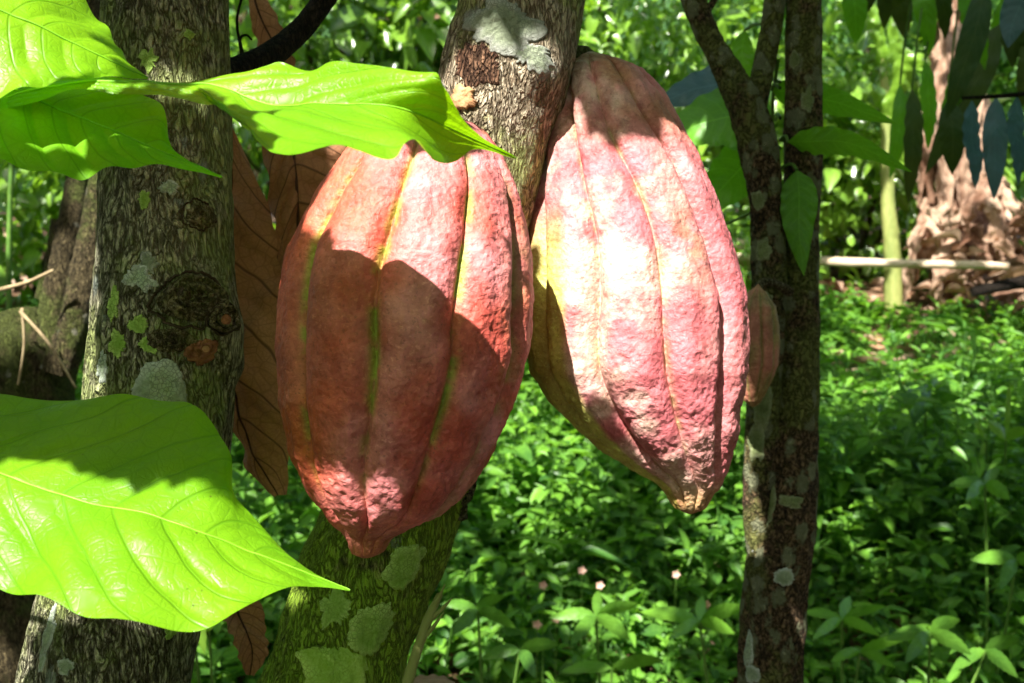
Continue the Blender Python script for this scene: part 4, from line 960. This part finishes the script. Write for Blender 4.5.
# ================================================================== bushes and trees behind
def bush(name, label, c, rad, n, L, mat, lcm=.5, stems=4, tmpl=None, cat='bush', group='bushes behind the plot', rng_=rng):
    b0 = (c[0], c[1], float(gz(c[0], c[1])))
    t = empty(name, b0, label, cat, group)
    tm = tmpl or leaf_template(4, 'ovate', .25, .3, 3)
    # leaves sit in clumps along hidden twigs
    nc = max(10, n // 45)
    u = unit(rng_.normal(0, 1, (nc, 3))) * (rng_.random(nc) ** .33)[:, None]
    cc = np.array([c[0], c[1], c[2]]) + u * np.array(rad)
    idx = rng_.integers(0, nc, n); sz = rng_.uniform(.12, .32, nc)
    pos = cc[idx] + rng_.normal(0, 1, (n, 3)) * sz[idx][:, None] * .8
    out = unit(pos - cc[idx]) + rng_.normal(0, .35, (n, 3)); out[:, 2] -= .45
    up = unit(rng_.normal(0, .45, (n, 3)) + np.array([-.15, -.5, .8]))
    l_ = rng_.uniform(.6, 1.2, n) * L * (1 + .9 * (rng_.random(nc) < .25)[idx])
    V, Q, U, A = bake_leaves(tm, pos, unit(out), up, l_, l_ * rng_.uniform(.42, .6, n), np.clip(rng_.normal(lcm, .22, n), 0, 1))
    ok = None
    mesh('foliage', V, Q, M[mat], t, U, {'lc': A})
    for i in range(stems):
        e = cc[rng_.integers(0, nc)]
        tube('stem', [(b0[0] + rng_.normal(0, .08), b0[1] + rng_.normal(0, .05), b0[2] - .05, .022), ((b0[0] * 1.3 + e[0] * .7) / 2, (b0[1] + e[1]) / 2, (b0[2] + e[2]) / 2, .016), (e[0], e[1], e[2], .008)], M['barkO'], t, 20, 8, .05, .1, world=True)
    return t
def at(px, dist): return (px - 512) / F * dist
B = [('dense bush of small bright lime leaves behind the pink pod, top centre', 640, 6.2, 1.85, (.8, .5, .75), 2600, .075, 'bush', .75),
     ('bright leafed bush right of the slender trunk behind the young banana', 860, 7.0, 1.25, (.9, .5, .85), 2800, .085, 'bush', .85),
     ('loose bush with larger leaves between the two thick trunks at the top', 350, 5.4, 1.75, (.75, .5, .7), 1500, .10, 'bush', .55),
     ('low sunlit bush behind the old tree at the left edge', 40, 5.6, 1.15, (.8, .5, .5), 1500, .10, 'bush', .7),
     ('dark green bush behind the leaves of the slender trunk', 740, 7.6, 1.9, (.8, .5, 1.1), 2200, .10, 'weed', .4),
     ('shaded bush behind the banana plants at the right edge', 990, 8.0, 2.0, (1.0, .5, 1.2), 2600, .11, 'weed', .5),
     ('broad dark bush behind the left trunk', 150, 7.6, 1.9, (1.2, .5, 1.2), 2800, .11, 'weed', .5),
     ('mid green bush behind the red pod in the centre', 470, 7.8, 1.9, (1.1, .5, 1.2), 2800, .11, 'bush', .35),
     ('low bright bush between the pink pod and slender trunk', 725, 5.3, .78, (.35, .3, .25), 700, .075, 'bush', .8)]
for lab, px, dist, zc, rad, n_, L_, mt, lm_ in B:
    bush('bush', lab, (at(px, dist), dist, zc), rad, n_, L_, mt, lm_)
# far wood: one mass of foliage that closes the view
n = 26000
fx = rng.uniform(-8.5, 8.5, n); fy = rng.uniform(8.6, 11.5, n); fz = gz(fx, fy) + rng.random(n) ** .9 * 5.2
cl = np.array([mnoise.fractal(Vector((a * .9, b * .9, c_ * .9)), 1, 2, 3) for a, b, c_ in zip(fx, fy, fz)])
kp = cl > .02; fx, fy, fz, cl = fx[kp], fy[kp], fz[kp], cl[kp]; n = len(fx)
az = rng.uniform(0, 6.28, n)
V, Q, U, A = bake_leaves(leaf_template(4, 'ovate', .25, .3, 3), np.stack([fx, fy, fz], 1), np.stack([np.cos(az), np.sin(az) * .6, rng.normal(-.4, .4, n)], 1),
                         unit(rng.normal(0, .4, (n, 3)) + [-.1, -.5, .8]), rng.uniform(.09, .20, n), rng.uniform(.05, .10, n), np.clip(.45 + cl * 1.3 + rng.normal(0, .15, n), 0, 1))
tag(mesh('far_wood', V, Q, M['bush'], None, U, {'lc': A}), 'dappled green wood closing the view', 'wood', kind='stuff')
n = 15000
ang = np.where(rng.random(n) < .62, rng.uniform(math.pi, 2 * math.pi, n), np.where(rng.random(n) < .5, rng.uniform(-.3, .62, n), math.pi - rng.uniform(-.3, .62, n)))
rad_ = rng.uniform(3.6, 5.6, n); fx = np.cos(ang) * rad_ * 1.25; fy = np.sin(ang) * rad_ + .3; fz = gz(fx, fy) + rng.random(n) ** .9 * 4.4
ok_ = (np.abs(fx) > .60 * fy + .6) | (fy < 0); fx, fy, fz = fx[ok_], fy[ok_], fz[ok_]; n = len(fx)
az = rng.uniform(0, 6.28, n)
V, Q, U, A = bake_leaves(leaf_template(4, 'ovate', .25, .3, 3), np.stack([fx, fy, fz], 1), np.stack([np.cos(az), np.sin(az), rng.normal(-.4, .4, n)], 1),
                         unit(rng.normal(0, .6, (n, 3)) + [0, 0, .8]), rng.uniform(.16, .32, n), rng.uniform(.10, .16, n), rng.random(n))
tag(mesh('surrounding_wood', V, Q, M['canopy'], None, U, {'lc': A}), 'leafy wood around the clearing, outside the picture', 'wood', kind='stuff')
for i_, (px, dist, r_, lab) in enumerate([(250, 6.5, .05, 'thin distant tree just right of the grey trunk'), (300, 8.2, .07, 'distant tree stem behind the dark curved branch'), (852, 8.3, .06, 'distant straight tree stem right of the slender trunk'), (600, 8.4, .06, 'distant tree stem behind the top of the pink pod')]):
    x_ = at(px, dist); t = empty('distant_tree', (x_, dist, float(gz(x_, dist))), lab, 'tree', 'distant trees in the wood')
    tube('trunk', [(x_, dist, float(gz(x_, dist)) - .1, r_ * 1.2), (x_ + .05, dist, 1.5, r_), (x_ - .03, dist, 3, r_ * .85), (x_ + .05, dist, 4.6, r_ * .6)], M['barkR'], t, 60, 16, .06, .1, world=True, seed=i_ * 5.)
    n_ = 900
    ps = np.stack([rng.normal(x_, .8, n_), rng.normal(dist, .5, n_), rng.normal(4.3, .5, n_)], 1); az = rng.uniform(0, 6.28, n_)
    V, Q, U, A = bake_leaves(leaf_template(4, 'ovate', .25, .3, 3), ps, np.stack([np.cos(az), np.sin(az), rng.normal(-.4, .3, n_)], 1), unit(rng.normal(0, .4, (n_, 3)) + [0, 0, 1]), rng.uniform(.12, .2, n_), rng.uniform(.05, .09, n_), rng.random(n_))
    mesh('crown', V, Q, M['canopy'], t, U, {'lc': A})

# ================================================================== unseen crowns overhead, their leaves laid out to shape the shade on the plot
def shade_amount(x, y):
    """How closed the crown is above each place on the ground (where its shadow lands)."""
    a = np.interp(y, [-2, 1.0, 2.7, 3.6, 4.6, 5.4, 6.5, 8.5], [1.0, 1.7, 1.65, 1.3, 1.0, .85, .80, .80])
    return a
n = 27000
tx = rng.uniform(-1, 1, n) * 5.5; ty = rng.uniform(-1.5, 11.0, n)
pn = patchy(tx, ty, 1.3, 9.0)
dens = shade_amount(tx, ty) + pn * 1.2
kp = rng.random(n) < np.clip(dens, .02, 1) ** 1.5; tx, ty = tx[kp], ty[kp]; n = len(tx)
tg = np.stack([tx, ty, gz(tx, ty) + .2 + (ty > 6) * rng.random(n) * 2.5], 1)
hh = rng.uniform(2.15, 3.1, n) + np.clip(ty - 6, 0, 5) * .25
pos = tg - SUN * (hh / -SUN[2])[:, None]
from mathutils.bvhtree import BVHTree
def gather(roots):
    vs, ps = [], []; o_ = 0
    for r_ in roots:
        for ch in r_.children:
            if ch.type != 'MESH' or ch.name.startswith(('crown', 'low_fol')): continue
            me = ch.data; v = np.empty(len(me.vertices) * 3, np.float32); me.vertices.foreach_get('co', v)
            v = v.reshape(-1, 3) + np.array(r_.location, np.float32)
            q = np.empty(len(me.loops), np.int32); me.loops.foreach_get('vertex_index', q)
            if len(q) != 4 * len(me.polygons): continue
            vs.extend(map(tuple, v.tolist())); ps.extend(map(tuple, (q.reshape(-1, 4) + o_).tolist())); o_ += len(v)
    return BVHTree.FromPolygons(vs, ps)
front = [o for o in C.objects if o.parent is None and o.name.startswith(('cacao_pod', 'cacao_leaf', 'cacao_tree', 'dried_leaf', 'old_tree', 'cacao_branch', 'leafy_twig'))]
BVH = gather(front)
def inside(x, y, poly):
    c_ = False; j = len(poly) - 1
    for i in range(len(poly)):
        xi, yi = poly[i]; xj, yj = poly[j]
        if (yi > y) != (yj > y) and x < (xj - xi) * (y - yi) / (yj - yi) + xi: c_ = not c_
        j = i
    return c_
def surface(x, y, near=2.0):
    d = P(x, y, 1.0) - CAM; h = BVH.ray_cast(Vector(CAM), Vector(d).normalized())
    return np.array(h[0]) if h[0] is not None and h[3] < near else None
def spots_in(poly, st, near=2.0):
    xs = [p_[0] for p_ in poly]; ys = [p_[1] for p_ in poly]; out = []
    for y in np.arange(min(ys), max(ys) + 1, st):
        for x in np.arange(min(xs), max(xs) + 1, st):
            if inside(x, y, poly):
                h = surface(x, y, near)
                if h is not None: out.append(h)
    return out
LIT = []
for poly in ([(345, 165), (500, 158), (530, 250), (531, 330), (505, 345), (470, 322), (440, 305), (400, 272), (345, 243), (300, 235), (320, 190)],
             [(279, 442), (330, 446), (375, 455), (425, 452), (418, 490), (385, 530), (340, 522), (298, 490)],
             [(540, 215), (575, 165), (590, 162), (620, 130), (640, 142), (665, 118), (690, 128), (735, 240), (750, 300), (748, 400), (728, 480), (700, 505), (655, 472), (616, 425), (580, 330), (558, 270)],
             [(-20, 462), (45, 447), (80, 467), (160, 487), (212, 472), (235, 500), (350, 588), (205, 632), (100, 625), (-20, 605)],
             [(-10, -10), (78, -10), (112, 40), (140, 74), (100, 72), (0, 86)],
             [(60, 76), (215, 80), (290, 62), (435, 68), (480, 128), (512, 155), (470, 160), (440, 162), (400, 158), (320, 160), (240, 130), (190, 105), (0, 110)],
             [(445, 50), (570, 40), (560, 90), (548, 150), (520, 150), (470, 120)], [(88, 240), (98, 240), (98, 400), (88, 400)], [(748, 510), (766, 510), (766, 565), (748, 565)], [(0, 600), (36, 600), (36, 683), (10, 683)]):
    LIT += spots_in(poly, 9)
# gaps in the crowns that let the sun down on the weeds
gap = random.Random(8)
for x0, y0, x1, y1, k_ in ((470, 400, 730, 520, 14), (830, 285, 1020, 400, 22), (560, 600, 720, 680, 1), (820, 600, 1020, 680, 1), (200, 480, 290, 580, 2)):
    for _ in range(k_):
        d_ = P(gap.uniform(x0, x1), gap.uniform(y0, y1), 1.0) - CAM
        for t_ in np.arange(1.5, 8, .05):
            p_ = CAM + d_ * t_
            if p_[2] < gz(p_[0], p_[1]) + .2: LIT.append(p_); break
LIT = np.array(LIT)
# beams through the plane at right angles to the light
E1 = unit(np.cross(SUN, [0, 0, 1.])); E2 = np.cross(E1, SUN)
LIT2 = np.stack([LIT @ E1, LIT @ E2], 1)
def clear_of(pos, r_):
    q = np.stack([pos @ E1, pos @ E2], 1)
    out = np.ones(len(q), bool)
    for i in range(0, len(q), 500):
        out[i:i + 500] = (((q[i:i + 500, None] - LIT2[None]) ** 2).sum(-1)).min(1) > np.broadcast_to(r_, (len(q),))[i:i + 500] ** 2
    return out
az = rng.uniform(0, 6.28, n); cdir = np.stack([np.cos(az), np.sin(az), rng.normal(-.35, .25, n)], 1)
rej = ~clear_of(pos + unit(cdir) * .11, .135)
px_, py_, pd_ = proj(pos); rej |= (pd_ > .05) & (py_ > -60 - 160 / np.maximum(pd_, .1) * .3) & (np.abs(px_ - 512) < 900)
pos = pos[~rej]; cdir = cdir[~rej]; n = len(pos)
args = (cdir, unit(rng.normal(0, .3, (n, 3)) - SUN), rng.uniform(.16, .27, n), rng.uniform(.065, .10, n), rng.random(n))
own = np.where(pos[:, 0] < -.45, 0, np.where(pos[:, 0] < .35, 1, 2))
for i_, t in enumerate((treeL, treeC, treeR)):
    s_ = own == i_
    V, Q, U, A = bake_leaves(leaf_template(6, 'ovate', .2, .25, 3), pos[s_], *[a[s_] for a in args])
    mesh('crown', V, Q, M['canopy'], t, U, {'lc': A})

# small unseen leaves added along the sunbeams to shade trunks, pods and leaves
SHADE = [([(292, 238), (345, 252), (395, 280), (440, 314), (470, 330), (505, 350), (515, 400), (480, 450), (440, 480), (428, 447), (375, 448), (330, 440), (283, 440), (276, 300)], 3.0, .6),
         ([(528, 300), (548, 278), (566, 318), (606, 428), (652, 482), (640, 492), (560, 412), (524, 372)], 3.0, .6),
         ([(145, -10), (232, -10), (236, 400), (228, 460), (105, 400), (100, 200)], 2.2, 1.0),
         ([(40, 625), (190, 625), (183, 700), (20, 700)], 2.2, 1.0),
         ([(262, 490), (490, 480), (470, 560), (420, 700), (255, 700)], 2.2, 1.0),
         ([(450, -10), (580, -10), (572, 30), (455, 30)], 1.2, 1.0),
         ([(232, 130), (290, 150), (345, 150), (300, 240), (282, 330), (290, 500), (232, 470)], 2.2, 1.0),
         ([(232, 50), (290, 10), (340, -10), (340, 10), (280, 70)], 2.2, 1.0),
         ([(222, 600), (268, 600), (268, 680), (222, 680)], 2.0, 1.0),
         ([(570, 52), (610, 52), (660, 100), (620, 125), (590, 155), (570, 160), (540, 205), (537, 150)], 2.2, 1.0),
         ([(440, 440), (520, 360), (500, 430), (450, 510), (425, 520)], 2.0, 1.0),
         ([(-20, 400), (130, 398), (215, 425), (225, 465), (160, 478), (80, 458), (45, 440), (-20, 452)], 2.4, .8),
         ([(680, -10), (826, -10), (820, 300), (815, 430), (805, 500), (770, 500), (740, 300), (760, 150), (720, 70)], 1.8, 1.3),
         ([(770, 500), (808, 500), (806, 700), (740, 700), (742, 570), (768, 560)], 1.8, 1.3),
         ([(720, 290), (778, 290), (778, 420), (745, 440)], 1.8, 1.3),
         ([(835, -10), (1040, -10), (1040, 100), (880, 205), (850, 60)], .35, 2.6),
         ([(655, 80), (735, 80), (750, 150), (700, 240), (660, 150)], 1.0, 1.5),
         ([(775, 125), (900, 135), (910, 170), (815, 270), (785, 270)], .35, 1.3)]
sp_pos, sp_L = [], []
for poly, dens_, near_ in SHADE:
    pts = spots_in(poly, 10 / dens_ ** .5 if near_ < 1.2 else 7.5 / dens_ ** .5, near_)
    for h in pts:
        for r2 in range(2):
            L0 = rng.uniform(.026, .044) if near_ < .9 else rng.uniform(.035, .075) * (1 if near_ < 1.2 else 1.2 if near_ < 2 else 1.9)
            up_ = rng.uniform(.36, .6) if near_ < .9 else rng.uniform(.55, .95) if near_ < 1.2 else rng.uniform(.8, 1.3) if near_ < 2 else rng.uniform(.9, 1.4)
            p_ = h - SUN * up_ + E1 * rng.normal(0, .008) + E2 * rng.normal(0, .008)
            sp_pos.append(p_); sp_L.append(L0)
sp_pos = np.array(sp_pos); sp_L = np.array(sp_L)
ok = clear_of(sp_pos, sp_L * np.where(sp_L < .045, .33, .50))
px_, py_, pd_ = proj(sp_pos); ok &= (py_ < -70) | (pd_ < 0)
sp_pos = sp_pos[ok]; sp_L = sp_L[ok]
extra = spots_in([(372, 372), (400, 385), (428, 440), (425, 449), (380, 449), (335, 444), (330, 400)], 4.5, .9) + spots_in([(428, 448), (450, 430), (455, 470), (432, 505), (420, 500)], 4.5, .9)
ex = np.array([h - SUN * rng.uniform(.36, .52) + E1 * rng.normal(0, .003) + E2 * rng.normal(0, .003) for h in extra for _ in range(2)])
ex = ex[clear_of(ex, .0045) & (proj(ex)[1] < -40)]
print('extra', len(ex), 'of', 2 * len(extra))
sp_pos = np.concatenate([sp_pos, ex]); sp_L = np.concatenate([sp_L, np.full(len(ex), .022)]); n = len(sp_pos)
tn = rng.uniform(0, 6.28, n); drs = E1 * np.cos(tn)[:, None] + E2 * np.sin(tn)[:, None]
V, Q, U, A = bake_leaves(leaf_template(8, 'ovate', .08, .05, 3), sp_pos - drs * sp_L[:, None] / 2, drs, unit(rng.normal(0, .25, (n, 3)) - SUN), sp_L, sp_L * .55, rng.random(n))
mesh('low_foliage', V, Q, M['canopy'], treeL, U, {'lc': A})  # added out of view, there only to cast shade
print('low foliage leaves', n)
